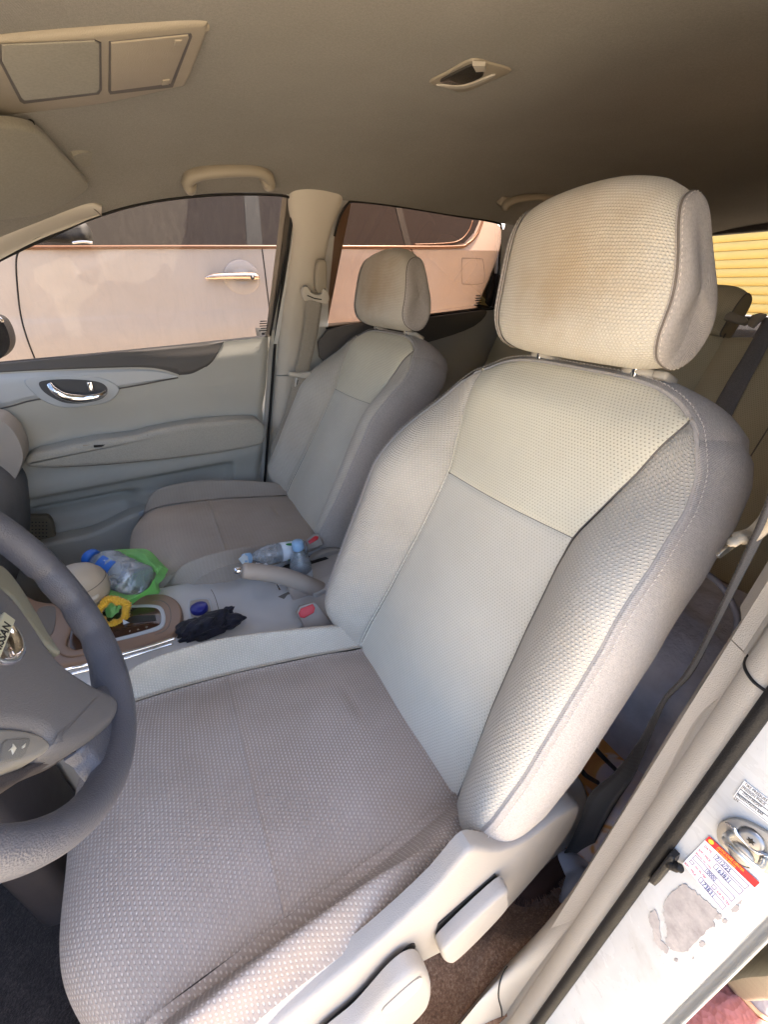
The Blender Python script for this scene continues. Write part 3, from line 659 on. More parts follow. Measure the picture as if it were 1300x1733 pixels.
for a in ((302, 73), (281, 140)):
    oslab('lamp_switch', [(a[0]-6, a[1]-3), (a[0]+6, a[1]-4), (a[0]+4, a[1]+4), (a[0]-7, a[1]+5)], .0104, .0015, M['handle'], lens, bev=.0008)
dl = empty('dome_lamp', ceil(795, 123)); tag(dl, 'small wedge shaped dome lamp in the headliner above the driver headrest', 'lamp')
ceil_slab('bezel', [(727, 136), (757, 119), (798, 98), (832, 104), (866, 116), (828, 134), (786, 152), (755, 145)], 0, .0035, M['handle'], dl, smooth_pts=4, bev=.002)
ceil_slab('lens', [(745, 135), (765, 123), (800, 106), (812, 110), (818, 125), (786, 139), (765, 140)], .0035, .003, plain('lamp_lens_grey', srgb(60, 56, 52), .2), dl, smooth_pts=4, bev=.001)
ceil_slab('rocker', [(800, 103), (822, 104), (824, 114), (806, 115)], .0035, .005, M['trim'], dl, bev=.001)
ceil_slab('strip', [(743, 141), (785, 143), (832, 126), (834, 129), (787, 148), (744, 144)], .0035, .002, M['trim'], dl, smooth_pts=3, bev=.0008)
# sun visor: a thin padded board under the headliner, hinged at its front
vz = ceil(125, 289, .012); v2 = ceil(60, 352, .012); v3 = ceil(10, 190, .012)
vn = np.cross(v2-vz, v3-vz); vn /= np.linalg.norm(vn); vn = vn if vn[2] < 0 else -vn
sv_ = empty('sun_visor', vz); tag(sv_, 'grey beige sun visor folded up against the headliner, above the far door window', 'sun visor')
vp = lambda pts: [onp(px, py, vz, vn) for px, py in pts]
slab('board', vp([(-160, 150), (-60, 188), (30, 199), (62, 212), (96, 248), (131, 287), (142, 300), (132, 314), (100, 334), (62, 350), (20, 357), (-60, 365), (-170, 380)]), vn, .016, M['visor'], sv_, bev=.007, seg=4, smooth_pts=4)
tube('pivot_rod', vp([(30, 214), (46, 216), (60, 214)]), .006, M['handle'], sv_); tube('pivot_arm', vp([(52, 207), (56, 216), (52, 228)]), .0045, M['black'], sv_)
slab('clip', vp([(125, 264), (150, 257), (165, 266), (160, 278), (140, 282), (128, 275)]), -vn, .018, M['visor'], sv_, bev=.004, smooth_pts=4)
# grab handles
def grab(label, px, r, ny=.55, loc=.0):
    P0 = (0, .575-loc, 1.196-loc); Q = [onp(x, y, P0, (0, 1, ny)) for x, y in px]; q = sm(Q, 6)
    g_ = empty('grab_handle', Q[len(Q)//2]); tag(g_, label, 'grab handle', 'grab handles on the headliner')
    n_ = len(q); rr = np.full(n_, r); rr[:4] *= 1.25; rr[-4:] *= 1.25
    q = q+np.array([0, -.018, -.022])*np.sin(np.linspace(0, math.pi, n_))[:, None]**.5
    tube('grip', q, rr, M['handle'], g_, n=14, flat=.72, upv=(0, 1, .5))
    for e in (q[0], q[-1]): box('foot', e+np.array([0, .012, .012]), (.034, .026, .028), M['handle'], g_, bev=.007, rot=Matrix.Rotation(.5, 4, 'X'), seg=3)
grab('beige grab handle above the far front window, the bigger of the two', [(319, 309), (316, 290), (334, 276), (380, 270), (428, 272), (450, 288), (451, 304)], .018)
grab('beige grab handle behind the driver headrest, further back in the shade', [(856, 345), (858, 334), (872, 325), (900, 321), (940, 322), (975, 330), (985, 342)], .0125, .5, .03)

# ---- pillars: swept profile, x = .23 z - .07 + off
PX = lambda z, off: .23*z-.07+off
def pillar_strip(name, prof, z0, z1, mat, parent, sg=-1, nz=40, cen=.0, fn=None, top=.82):
    pr = sm(prof, 6); zz = np.linspace(z0, z1, nz); P = []
    for z in zz:
        tum = max(0, z-top)*.235
        P.append([(PX(z, o), (sg*(abs(y)-tum)), z) for o, y in pr])
    P = np.array(P)
    if fn: P = fn(P)
    return gridmesh(name, P, mat, parent)
bp_ = empty('door_pillar', (.10, -.69, 0)); tag(bp_, 'white painted door pillar beside the driver seat, with beige trim, black seal and latch striker', 'door pillar')
TR = [(.36, -.66), (.24, -.645), (.16, -.632), (.118, -.628), (.098, -.636), (.080, -.6455), (.064, -.652), (.052, -.660), (.046, -.664)]
TR2 = [(.054, -.648), (.046, -.664), (.041, -.6655), (.034, -.668), (.027, -.6735), (.022, -.681), (.021, -.689)]
for nm, a, b in (('upper_trim', .702, 1.20), ('sill_trim', -.33, .010)):
    T1 = [(o-(.004 if nm == 'upper_trim' else 0), y) for o, y in TR]
    pillar_strip(nm, T1, a, b, M['trim'], bp_); pillar_strip('trim_ridge', TR2, a, b, M['trim'], bp_)
pillar_strip('trim_ridge', TR2, .011, .701, M['trim'], bp_)
for zj in (.7015, .0105): tube('trim_joint', [(PX(zj, o)-.0004, y, zj) for o, y in sm(TR+TR2[1:], 5)], .0014, M['black'], bp_, n=6)
pk = lambda a, b: onp(a, b, (PX(0, .106), 0, 0), (1, 0, -.23))
ri = [pk(*q) for q in ((1262, 1040), (1203, 1130), (1150, 1215), (1100, 1298), (1050, 1380))]+[at(a, b, 2, z) for a, b, z in ((1004, 1452, .315), (962, 1516, .24), (905, 1586, .175), (860, 1636, .135), (820, 1684, .110), (776, 1738, .10), (680, 1860, .10), (520, 2060, .10))]
ro2 = [onp(a, b, (PX(0, .046), 0, 0), (1, 0, -.23)) for a, b in ((1300, 1085), (1240, 1160), (1186, 1215), (1132, 1306), (1090, 1384), (1052, 1450), (1003, 1516), (950, 1586), (912, 1636), (878, 1684), (842, 1738), (760, 1860), (620, 2060))]
A_ = sm(ri, 8); B_ = sm(ro2, 8); NN = len(A_); sr = []
for t_ in np.linspace(0, 1, 16): sr.append(A_+(B_-A_)*t_+np.array([-.45, .25, .3])*(.012*math.sin(math.pi*t_**.8))*np.ones((NN, 1)))
gridmesh('lower_trim', np.array(sr), M['trim'], bp_)
kk = smooth((A_[:, 2]-.12)/.15)[:, None]
gridmesh('trim_return', np.stack([A_, A_+np.array([.03, .0, .0])*kk+np.array([0, .006, -.03])*(1-kk), A_+np.array([.12, -.01, 0])*kk+np.array([0, .010, -.14])*(1-kk), A_+np.array([.30, -.03, 0])*kk+np.array([0, .012, -.2])*(1-kk)], 0), M['trim'], bp_)
q5 = 8*8; tube('trim_joint', [p[min(q5+k2, NN-1)]+np.array([-.0003, 0, .0004]) for k2, p in zip(range(16), sr)], .0011, M['black'], bp_, n=6)
zz = np.linspace(-.33, 1.2, 50)
tube('door_seal', [(PX(z, .0165), -(.6935-max(0, z-.82)*.235), z) for z in zz], .0055, M['rubber'], bp_, n=12)
JB = [(.020, -.694), (.0195, -.700), (.0185, -.712), (.018, -.735), (.019, -.748), (.0235, -.756), (.034, -.760), (.060, -.762)]
pillar_strip('jamb', JB, -.33, 1.25, M['jamb'], bp_, nz=60)
JP = (PX(0, .018), 0, 0); JNn = np.array([-1, 0, .23]); JNn /= np.linalg.norm(JNn)
def jb(px, py, h=0): return onp(px, py, np.array(JP)+JNn*h, JNn)
def jpoly(name, pts, h, th, mat, parent, **k): return slab(name, [jb(a, b, h) for a, b in pts], JNn, th, mat, parent, **k)
# scraped patch left by an old sticker, plus flakes
t = NT('old_sticker_residue'); o_ = t.obj(); n_ = t.noise(90, 6, o_, .7)
M['residue'] = t.fin(t.ramp(n_, [(.3, srgb(150, 142, 140)), (.6, srgb(182, 174, 170)), (.8, srgb(204, 194, 182))]), .8)
base = [(1125, 1530), (1133, 1516), (1143, 1508), (1158, 1497), (1170, 1504), (1185, 1515), (1200, 1528), (1213, 1540), (1216, 1548), (1208, 1556), (1212, 1566), (1200, 1572), (1190, 1584), (1170, 1604), (1158, 1612), (1146, 1610), (1136, 1606), (1128, 1594), (1130, 1580), (1127, 1560), (1124, 1545)]
def ragged(pts, amp, n=5):
    q = sm(pts, n, True); q = q+rng.normal(0, amp, q.shape); return q
jpoly('sticker_residue', ragged(base, 1.1), .0002, .0003, M['residue'], bp_, bev=0)
jpoly('sticker_residue', ragged([(1101, 1548), (1110, 1540), (1114, 1550), (1118, 1575), (1122, 1592), (1132, 1604), (1130, 1613), (1118, 1606), (1108, 1590), (1105, 1572), (1100, 1560)], .9), .0002, .0003, M['residue'], bp_, bev=0)
for c, r in (((1189, 1598), 5), ((1174, 1622), 2), ((1145, 1625), 3), ((1228, 1560), 4), ((1245, 1538), 7), ((1262, 1512), 5), ((1252, 1526), 4), ((1217, 1551), 5)):
    jpoly('paint_chip', ragged([(c[0]+r*math.cos(a)*1.1, c[1]+r*math.sin(a)) for a in np.linspace(0, 5.6, 7)], r*.18, 3), .0002, .0003, M['residue'], bp_, bev=0)
# service sticker
st = empty('service_sticker', jb(1222, 1480)); tag(st, 'red and white oil change sticker with handwritten mileage on the white door pillar', 'sticker')
paper = plain('sticker_paper', srgb(240, 238, 248), .5); redp = plain('sticker_red', srgb(206, 18, 34), .45); ink = plain('blue_ink', srgb(40, 60, 120), .6)
redink = plain('red_ink', srgb(190, 40, 70), .6); yel = plain('yellow_ink', srgb(250, 205, 60), .6); boxm = plain('grey_ink', srgb(130, 110, 130), .6)
A0, A1, A2, A3 = [np.array(q, float) for q in ((1201, 1415), (1287, 1494), (1228, 1547), (1156, 1461))]
def sq(u, v, h): q = A0*(1-u)*(1-v)+A1*u*(1-v)+A3*(1-u)*v+A2*u*v; return jb(q[0], q[1], h)
slab('paper', [sq(*c, .0003) for c in ((0, 0), (1, 0), (1, 1), (0, 1))], JNn, .0003, paper, st, bev=0)
slab('header', [sq(*c, .0006) for c in ((0, 0), (1, 0), (1, .15), (0, .15))], JNn, .0002, redp, st, bev=0)
def sqtext(s_, u, v, hgt, mat, nm='writing', h=.0009, stretch=1.0, P=sq, par=None):
    o0 = P(u, v, h); ex = P(u+.1, v, h)-o0; ey = P(u, v-.1, h)-o0
    z = np.cross(ex, ey); z /= np.linalg.norm(z); k = hgt*10
    stretch = stretch*.62; Mx = Matrix(((ex[0]*k*stretch*(np.linalg.norm(ey)/np.linalg.norm(ex)), ey[0]*k, z[0], o0[0]), (ex[1]*k*stretch*(np.linalg.norm(ey)/np.linalg.norm(ex)), ey[1]*k, z[1], o0[1]), (ex[2]*k*stretch*(np.linalg.norm(ey)/np.linalg.norm(ex)), ey[2]*k, z[2], o0[2]), (0, 0, 0, 1)))
    return text(nm, s_, 1.0, Mx, mat, par or st, th=.00005)
def sqbox(u0, v0, u1, v1, mat, P=sq, par=None, h=.00075):
    w_ = .012
    for (a, b, c, d) in ((u0, v0, u1, v0+w_), (u0, v1-w_, u1, v1), (u0, v0, u0+w_*.8, v1), (u1-w_*.8, v0, u1, v1)):
        slab('printed_line', [P(a, b, h), P(c, b, h), P(c, d, h), P(a, d, h)], JNn, .0001, mat, par or st, bev=0)
sqtext('AUTO CARE CENTER', .20, .075, .075, yel); sqtext('OIL CHANGE SERVICE', .20, .14, .055, yel)
slab('emblem', [sq(.05+.05*math.cos(a)+.03, .075+.055*math.sin(a), .0008) for a in np.linspace(0, 6, 9)], JNn, .0001, yel, st, bev=0)
sqtext('DATE:', .05, .30, .085, redink); sqtext('7/12/25', .29, .315, .13, ink, 'handwriting')
sqbox(.26, .20, .93, .33, boxm)
sqtext('KM / MILE:', .03, .47, .08, redink); sqtext('163831', .40, .485, .13, ink, 'handwriting'); sqbox(.36, .365, .93, .50, boxm)
sqtext('BRAND OIL TYPE:', .03, .575, .06, redink); sqtext('10000', .30, .70, .12, ink, 'handwriting'); sqbox(.05, .60, .93, .72, boxm)
sqbox(.05, .76, .13, .84, boxm); sqtext('OIL FILTER', .16, .83, .07, redink); sqbox(.55, .76, .63, .84, boxm); sqtext('AIR FILTER', .66, .83, .07, redink)
sqtext('KM / MILE:', .02, .97, .08, redink); sqtext('173831', .38, .975, .13, ink, 'handwriting'); sqbox(.34, .865, .93, .985, boxm)
# tyre pressure plate
tp = empty('tyre_pressure_label', jb(1280, 1350)); tag(tp, 'white printed tyre pressure label on the white door pillar, above the striker', 'label')
B0, BX, BY = np.array((1261, 1321.)), np.array((62, 48.)), np.array((-19, 27.))
def tq(u, v, h): q = B0+BX*u+BY*v; return jb(q[0], q[1], h)
blk = plain('black_ink', srgb(40, 38, 40), .6)
slab('plate', [tq(*c, .0003) for c in ((0, 0), (1.6, 0), (1.6, 1), (0, 1))], JNn, .0003, plain('label_paper', srgb(236, 234, 232), .4), tp, bev=0)
for a, b in ((.24, .46), (.46, .70), (.70, .92)): sqbox(.03, a, 1.55, b+.04, blk, tq, tp)
sqtext('TIRE PRESSURE', .04, .19, .20, blk, P=tq, par=tp); sqtext('PRESSION PNEUS', .05, .40, .17, blk, P=tq, par=tp)
sqtext('COLD FRONT', .12, .63, .17, blk, P=tq, par=tp); sqtext('PRESENTAION BAR', .05, .87, .17, blk, P=tq, par=tp); sqtext('LN', .03, 1.10, .20, blk, P=tq, par=tp)
# striker
sk = empty('latch_striker', jb(1265, 1430)); tag(sk, 'shiny metal door latch striker with two torx bolts on the white pillar', 'latch striker')
jpoly('plate', [(1218, 1397), (1225, 1388), (1242, 1383), (1262, 1386), (1300, 1405), (1345, 1440), (1352, 1480), (1320, 1482), (1290, 1470), (1250, 1448), (1224, 1428), (1217, 1412)], .0003, .0035, M['plate'], sk, bev=.0007, seg=2, smooth_pts=2)
def jt(name, pts, r, mat, par, **k): return tube(name, sm([jb(a, b, h) for a, b, h in pts], 8), r, mat, par, **k)
jt('striker_bar', [(1237, 1411, .002), (1230, 1417, .014), (1233, 1427, .022), (1255, 1447, .024), (1280, 1468, .022), (1290, 1465, .012), (1294, 1452, .002)], .0026, M['steel'], sk, n=12)
jt('pressed_rib', [(1230, 1392, .003), (1243, 1402, .005), (1252, 1416, .005), (1268, 1431, .005), (1285, 1443, .005), (1310, 1450, .004)], .0014, M['chrome'], sk)
for a, b in ((1274, 1421), (1256, 1445)):
    q = jb(a, b, .0035); Fm = frame(q, JNn)
    lathe('bolt_gap', [(0, 0), (.0092, 0), (.0092, .0003), (0, .0003)], M['black'], sk, Fm)
    bo_ = lathe('bolt', [(0, 0), (.0080, 0), (.0080, .0010), (.0070, .0020), (.0050, .0024), (0, .0024)], M['bolt'], sk, Fm)
    mesh('torx_socket', [tuple(Fm@Vector((.0030*(1 if k % 2 else .55)*math.cos(k*math.pi/6), .0030*(1 if k % 2 else .55)*math.sin(k*math.pi/6), .0026))) for k in range(12)], [tuple(range(12))], M['black'], bo_, smooth_=False)
# rubber clip
rc = empty('door_stop_clip', jb(1135, 1460)); tag(rc, 'small black plastic door stop clip fixed at the edge of the white pillar', 'clip')
jpoly('base', [(1106, 1484), (1143, 1436), (1152, 1445), (1149, 1455), (1118, 1492), (1112, 1488)], .0002, .010, M['black'], rc, bev=.002)
q0, q1 = jb(1134, 1462, .006), jb(1154, 1470, .010)
tube('knob', [q0, q0*.5+q1*.5, q0*.45+q1*.55, q1*.9+q0*.1, q1], [.0045, .0045, .003, .0036, .0026], M['rubber'], rc, n=14)
# outside edge: rear door shut face, outer sill and its grey lip
rd = empty('rear_door_edge', (.12, -.80, 0)); tag(rd, 'white painted rear door edge with a grey plastic lip, lower right corner', 'car door')
pillar_strip('shut_face', [(.062, -.762), (.064, -.765), (.056, -.769), (.050, -.768), (.053, -.7705), (.12, -.772), (.5, -.775), (1.2, -.78)], -.14, .95, M['white'], rd)
PGy = -.845
slab('grey_lip', [at(a, b, 1, -.80) for a, b in ((1214, 1645), (1238, 1600), (1262, 1566), (1280, 1540), (1420, 1500), (1440, 1650), (1300, 1652), (1260, 1655), (1235, 1662), (1216, 1655))], (0, -1, 0), .03, plastic('olive_grey_plastic', srgb(112, 108, 92), .4), rd, bev=.008, seg=4)
tube('rolled_edge', sm([at(a, b, 1, -.835) for a, b in ((1216, 1652), (1236, 1652), (1262, 1645), (1300, 1641), (1400, 1640))], 6), .0045, plastic('grey_lip_edge', srgb(130, 126, 112), .35), rd)
box('outer_sill', (.0, -.735, -.22), (3.2, .06, .12), M['white'], rd, bev=.02)

# ---- passenger side: far pillar
fp = empty('door_pillar', (.2, .70, 0)); tag(fp, 'beige trimmed far door pillar carrying the passenger seat belt, between the two far windows', 'door pillar')
fl = [(.022, .712), (.025, .700), (.034, .690), (.052, .682), (.078, .680), (.100, .683), (.122, .69), (.134, .705), (.136, .73)]
fl = [(o, y+.012) for o, y in fl]
def wide(P):                    # the pillar widens toward the roof
    z = P[..., 2]; k = smooth((z-1.09)/.09); P = P.copy(); c = PX(z, .095); P[..., 0] = c+(P[..., 0]-c)*(1+.42*k)+.004*k
    return P
pillar_strip('upper_trim', fl, .705, 1.205, M['trim'], fp, 1, fn=wide); pillar_strip('lower_trim', [(o, y-.004) for o, y in fl], -.02, .702, M['trim'], fp, 1)
tube('door_seal', [(PX(z, .013), .722-max(0, z-.82)*.235, z) for z in np.linspace(0, 1.18, 40)], .0045, M['rubber'], fp, n=10)
pillar_strip('outer_post', [(-.016, .742), (.0, .738), (.006, .745), (.2, .76)], 0, 1.22, M['white'], fp, 1)
# ================================================================== FAR FRONT DOOR
pd = empty('far_door', (-.4, .74, .2)); tag(pd, 'beige front door interior on the passenger side with chrome handle and padded armrest', 'car door')
blt = pl([(-300, 648), (-150, 631), (0, 616), (150, 602), (300, 587), (462, 569)]); bx, bz = blt[:, 0], blt[:, 2]
nx, nz = 150, 90; X_ = np.linspace(-1.0, .12, nx)
def door_h(x, z):               # how far the trim stands into the cabin
    zb = np.interp(x, bx, bz)
    h = .012*np.exp(-((zb-z)/.02)**2)*0+.010+.012*smooth((zb-z)/.05)
    h -= .016*np.exp(-((z-.60)/.07)**2)*smooth((x+.9)/.3)                      # concave sweep above the armrest
    h += .020*np.exp(-((z-.47)/.05)**2)
    xr = .23*z-.07
    h -= .034*smooth((.445-z)/.02)*smooth((z-.345)/.03)*smooth((xr-.10-x)/.03)*smooth((x+.80)/.05)
    h -= .060*smooth((.40-z)/.03)*smooth((-.36-x)/.08)*smooth((x+.78)/.05)  # pull hollow under the armrest
    h += .030*smooth((.345-z)/.05)
    h -= .020*smooth((x-(xr-.03))/.03)                                        # rolls away at the door gap
    return h
P = np.zeros((nz, nx, 3))
for j, x in enumerate(X_):
    t_ = np.linspace(0, 1, nz); ztop = np.interp(x, bx, bz); z = .0+t_*ztop; xx = np.minimum(x, .23*z-.07-.006)
    P[:, j, 0] = xx; P[:, j, 2] = z; P[:, j, 1] = .732-door_h(xx, z)
gridmesh('door_panel', P, M['doorp'], pd)
gridmesh('door_skin', P[::8, ::8]*np.array([1, 0, 1])+np.array([0, .86, 0]), M['white'], pd)
# edge facing the gap, and the belt-line return
e = P[:, -1]; gridmesh('edge_return', np.stack([e, e+np.array([.004, .02, 0]), e+np.array([.004, .11, 0])], 1), M['black'], pd)
tp_ = P[-1]; gridmesh('window_ledge', np.stack([tp_, tp_+np.array([0, .022, .003])], 1), M['rubber'], pd)
def inset(pts, n, th, mat, name, h0=.0, par=None, **k):   # piece lying on the curved panel, h0 proud of it
    Q = np.array([side(a, b, .03) for a, b in pts])
    for q in Q: q[1] = .732-float(door_h(q[0], q[2]))-h0
    return slab(name, Q, (0, -1, 0), th, mat, par or pd, **k)
def surf(pts, mat, name, h0, m=24, n=60, par=None):        # strip between an upper and a lower pixel line, laid on the panel
    up, lo = [resample(sm(p, 8), n) for p in pts]; R = []
    for t_ in np.linspace(0, 1, m):
        r = []
        for a, b in zip(up, lo):
            q = a+(b-a)*t_; s_ = side(q[0], q[1], .03); e_ = min(t_, 1-t_)
            s_ = np.array([s_[0], .732-float(door_h(s_[0], s_[2]))-h0*smooth(e_/.12), s_[2]]); r.append(s_)
        R.append(r)
    return gridmesh(name, np.array(R), mat, par or pd)
surf(([(-150, 631), (0, 617), (150, 603), (300, 588), (381, 579)], [(-150, 644), (0, 633), (120, 627), (250, 624), (304, 636)]), M['doordark'], 'belt_trim', .004)
surf(([(300, 588), (345, 583), (382, 579)], [(303, 637), (326, 634), (350, 622)]), M['doordark'], 'belt_trim', .004, n=30)
surf(([(345, 583), (364, 581), (382, 579)], [(350, 623), (362, 612), (378, 586)]), M['doordark'], 'belt_trim', .004, n=20)
surf(([(-150, 646), (0, 636), (120, 630), (250, 627), (300, 638)], [(-150, 720), (0, 691), (60, 676), (200, 658), (301, 640)]), M['silver'], 'silver_insert', .005)
def ptube(pts, r, mat, name, h0=.0, par=None):
    Q = sm(pts, 8); Q = np.array([side(a, b, .03) for a, b in Q])
    for q in Q: q[1] = .732-float(door_h(q[0], q[2]))-h0
    return tube(name, Q, r, mat, par or pd, n=8)
ptube([(-150, 722), (0, 694), (60, 679), (200, 660), (302, 641)], .0022, M['doordark'], 'joint')
HB = [(38, 648), (44, 641), (70, 638), (110, 637), (150, 638), (180, 644), (201, 659), (192, 676), (170, 686), (130, 692), (96, 691), (70, 680), (50, 664)]
hb = inset(HB, None, .007, M['silver'], 'handle_bezel', .001, bev=.004, smooth_pts=5)
hin = [(64, 650), (76, 645), (110, 643), (150, 645), (172, 650), (181, 661), (172, 676), (140, 684), (112, 684), (92, 677), (72, 664)]
inset(hin, None, .0016, plastic('handle_bowl', srgb(70, 72, 78), .4), 'bowl', .0085, hb, bev=0, smooth_pts=5)
Q = [side(a, b, .03) for a, b in ((82, 650), (92, 660), (112, 671), (140, 674), (165, 670), (179, 664))]
V, F = tubeVF(sm([q*np.array([1, 0, 1])+np.array([0, .732-float(door_h(q[0], q[2]))-.016-.010*k, 0]) for q, k in zip(Q, (0, 1, 1, 1, 1, 0))], 8), np.r_[np.linspace(.007, .0115, 20), np.linspace(.0115, .005, 21)], 14, .55, (0, 1, 0)); mesh('lever', V, F, M['chrome'], hb)
inset([(146, 648), (154, 647), (158, 662), (150, 664)], None, .006, M['chrome'], 'lock_tab', .010, hb, bev=.001)
# armrest
def aslab(name, pts, y0, th, mat, bev, n=5, par=None): return slab(name, [at(a, b, 1, y0-th) + np.array([0, th, 0]) for a, b in pts], (0, -1, 0), th, mat, par or pd, bev=bev, seg=6, smooth_pts=n)
ar = aslab('armrest', [(44, 790), (46, 774), (90, 762), (150, 749), (220, 740), (262, 730), (330, 718), (420, 711), (443, 716), (450, 730), (444, 752), (400, 763), (330, 774), (250, 783), (150, 791), (80, 794)], .725, .074, M['arm'], .016)
def armpiece(name, pts, h, mat, bev=.001, th=.002, n=0): return slab(name, [at(a, b, 1, .655-h) for a, b in pts], (0, -1, 0), th, mat, ar, bev=bev, smooth_pts=n)
ptl = lambda pts, h, r, mat, nm: tube(nm, [at(a, b, 1, .655-h) for a, b in sm(pts, 6)], r, mat, ar, n=6)
ptl([(56, 782), (110, 789), (180, 786), (260, 778), (350, 766), (446, 742)], .001, .0011, M['seam'], 'seam')
ptl([(206, 768), (225, 760), (240, 748), (250, 736)], .0, .0016, M['seam'], 'seam')
armpiece('window_switch', [(140, 753), (177, 751), (175, 758), (140, 760)], .0002, M['handle'], n=0, th=.0016); armpiece('switch_rocker', [(158, 753), (178, 752), (172, 757), (158, 758)], .002, M['black'], th=.002)
armpiece('pull_cup', [(252, 744), (262, 735), (290, 731), (315, 731), (312, 739), (280, 745), (258, 746)], .0002, M['silver'], n=5, th=.0016)
armpiece('cup_recess', [(256, 743), (265, 737), (290, 733), (309, 733), (306, 738), (280, 743), (262, 745)], .0020, M['shield'], n=5, th=.0008)
# map pocket and speaker grille, low on the door
aslab('map_pocket', [(-60, 950), (20, 935), (90, 918), (140, 908), (178, 894), (205, 880), (235, 868), (300, 850), (380, 850), (420, 870), (430, 1000), (-60, 1100)], .73, .062, M['doorp'], .014)
aslab('pocket_insert', [(236, 868), (262, 856), (300, 850), (300, 862), (268, 868), (240, 874)], .67, .008, M['silver'], .003)
sg_ = aslab('speaker_grille', [(-40, 882), (60, 874), (84, 878), (92, 905), (88, 925), (-40, 935)], .728, .02, plastic('grille', srgb(120, 110, 92), .6), .006)
dots = [at(a, b, 1, .7075) for a in range(-30, 84, 6) for b in range(884, 922, 6)]
V, F = [], []
for q in dots:
    k0 = len(V); V += [q+np.array([.0022*math.cos(k), 0, .0022*math.sin(k)]) for k in (0, 1.05, 2.09, 3.14, 4.19, 5.24)]; F.append(tuple(range(k0, k0+6)))
tag(mesh('grille_holes', V, F, M['black'], pd, smooth_=False), kind='stuff')
# glass, frame
def glazed(name, pts, mat, par, inn=-.006):
    Q = sm([side(a, b, inn) for a, b in pts], 1, True); c = Q.mean(0)
    return mesh(name, np.vstack([Q, [c]]), [(i, (i+1) % len(Q), len(Q)) for i in range(len(Q))], mat, par, smooth_=False)
G1 = [(-300, 660), (-300, 590), (-120, 505), (0, 436), (90, 394), (165, 362), (250, 340), (350, 326), (430, 324), (484, 328), (496, 343), (492, 400), (472, 500), (457, 570)]
glazed('window_glass', G1, M['glass'], pd)
def frame_tube(name, pts, r, mat, par, inn=.0, n=8): return tube(name, np.array([side(a, b, inn) for a, b in sm(pts, 8)]), r, mat, par, n=n)
frame_tube('window_seal', [(-120, 507), (0, 440), (90, 398), (165, 366), (250, 343), (350, 331), (430, 329), (482, 332), (496, 342), (497, 358), (490, 400), (474, 480), (457, 568)], .0030, M['rubber'], pd)
fr_ = [(503, 352), (500, 385), (486, 470), (470, 560), (466, 582)]
gridmesh('door_frame', np.array([[side(a+d, b, .004) for a, b in sm(fr_, 6)] for d in (-3, 4)]), M['white'], pd)
# tiny glass marks
def smallmarks(par, cx, cy, s_=1.0):
    for i, (dx, dy, w_) in enumerate(((0, 0, 12), (-1, 4, 14), (-1, 8, 16), (1, 12, 12), (-2, 16, 16), (3, 20, 8))):
        p_ = [(cx+dx, cy+dy), (cx+dx+w_*s_, cy+dy-.6), (cx+dx+w_*s_, cy+dy+1.2), (cx+dx, cy+dy+1.8)]
        mesh('glass_mark', [side(a, b, -.004) for a, b in p_], [(0, 1, 2, 3)], M['black'], par, smooth_=False)
smallmarks(pd, 440, 543, .9)
# A-pillar trim in front of the window
ap = empty('front_pillar_trim', side(0, 400)); tag(ap, 'smooth beige windscreen pillar trim sloping down at the upper left', 'pillar trim')
up_ = [(-260, 420), (-120, 392), (0, 357), (60, 344), (121, 329), (150, 330), (172, 345)]; dn_ = [(-260, 574), (-120, 504), (0, 439), (60, 408), (120, 384), (150, 371), (171, 364)]
A = resample(sm(up_, 8), 60); B = resample(sm(dn_, 8), 60); rows = []
for t_ in np.linspace(0, 1, 16): rows.append([side(*(a+(b-a)*t_), .005+.028*math.sin(math.pi*min(1, t_*.95+.12))) for a, b in zip(A, B)])
gridmesh('cover', np.array(rows), M['trim'], ap)
tube('joint', [side(a, b, .030) for a, b in sm([(120, 327), (140, 340), (158, 353), (172, 366)], 4)], .0012, M['seam'], ap, n=6)
# far door mirror seen through the glass
dm = empty('door_mirror', at(-5, 580, 1, .95)); tag(dm, 'black door mirror just outside the far window, cut by the left edge', 'mirror')
slab('mirror_housing', [at(a, b, 1, .95) for a, b in ((-60, 520), (-20, 532), (0, 540), (12, 560), (16, 582), (8, 600), (-12, 612), (-60, 620))], (0, 1, 0), .09, M['rubber'], dm, bev=.012, seg=4, smooth_pts=4)
tube('mirror_rim', [at(a, b, 1, .945) for a, b in sm([(-40, 528), (-5, 536), (4, 545)], 4)], .004, M['chrome'], dm)

# ================================================================== REAR DOOR, QUARTER
rdo = empty('far_rear_door', (.7, .74, .2)); tag(rdo, 'dim rear passenger door with dark trim and a tinted window, behind the far seat', 'car door')
G2 = [(555, 556), (556, 500), (566, 400), (574, 370), (588, 346), (604, 341), (680, 350), (760, 363), (838, 376), (849, 386), (850, 410), (846, 470), (840, 520)]
glazed('window_glass', G2, M['tint'], rdo)
frame_tube('window_seal', G2[2:]+[(839, 522), (700, 538), (552, 556)], .0036, M['rubber'], rdo)
smallmarks(rdo, 806, 500, .7)
xs_ = np.linspace(.12, 1.55, 60); zt = np.interp(xs_, [.3, 1.03, 1.5], [.842, .876, .88]); P = []
for t_ in np.linspace(0, 1, 30): P.append([(x, .724-.012*math.sin(math.pi*t_)-.02*math.exp(-((t_-.55)/.1)**2), z*t_) for x, z in zip(xs_, zt)])
gridmesh('door_panel', np.array(P), M['doorp'], rdo)
slab('belt_trim', [side(a, b, .02) for a, b in ((552, 558), (700, 540), (800, 527), (822, 528), (800, 552), (740, 574), (640, 600), (552, 618))], (0, -1, 0), .012, M['doordark'], rdo, bev=.004, smooth_pts=3)
slab('quarter_glass_cover', [side(a, b, .012) for a, b in ((846, 468), (852, 462), (858, 480), (852, 518), (838, 524), (832, 518))], (0, -1, 0), .012, M['rubber'], rdo, bev=.004)
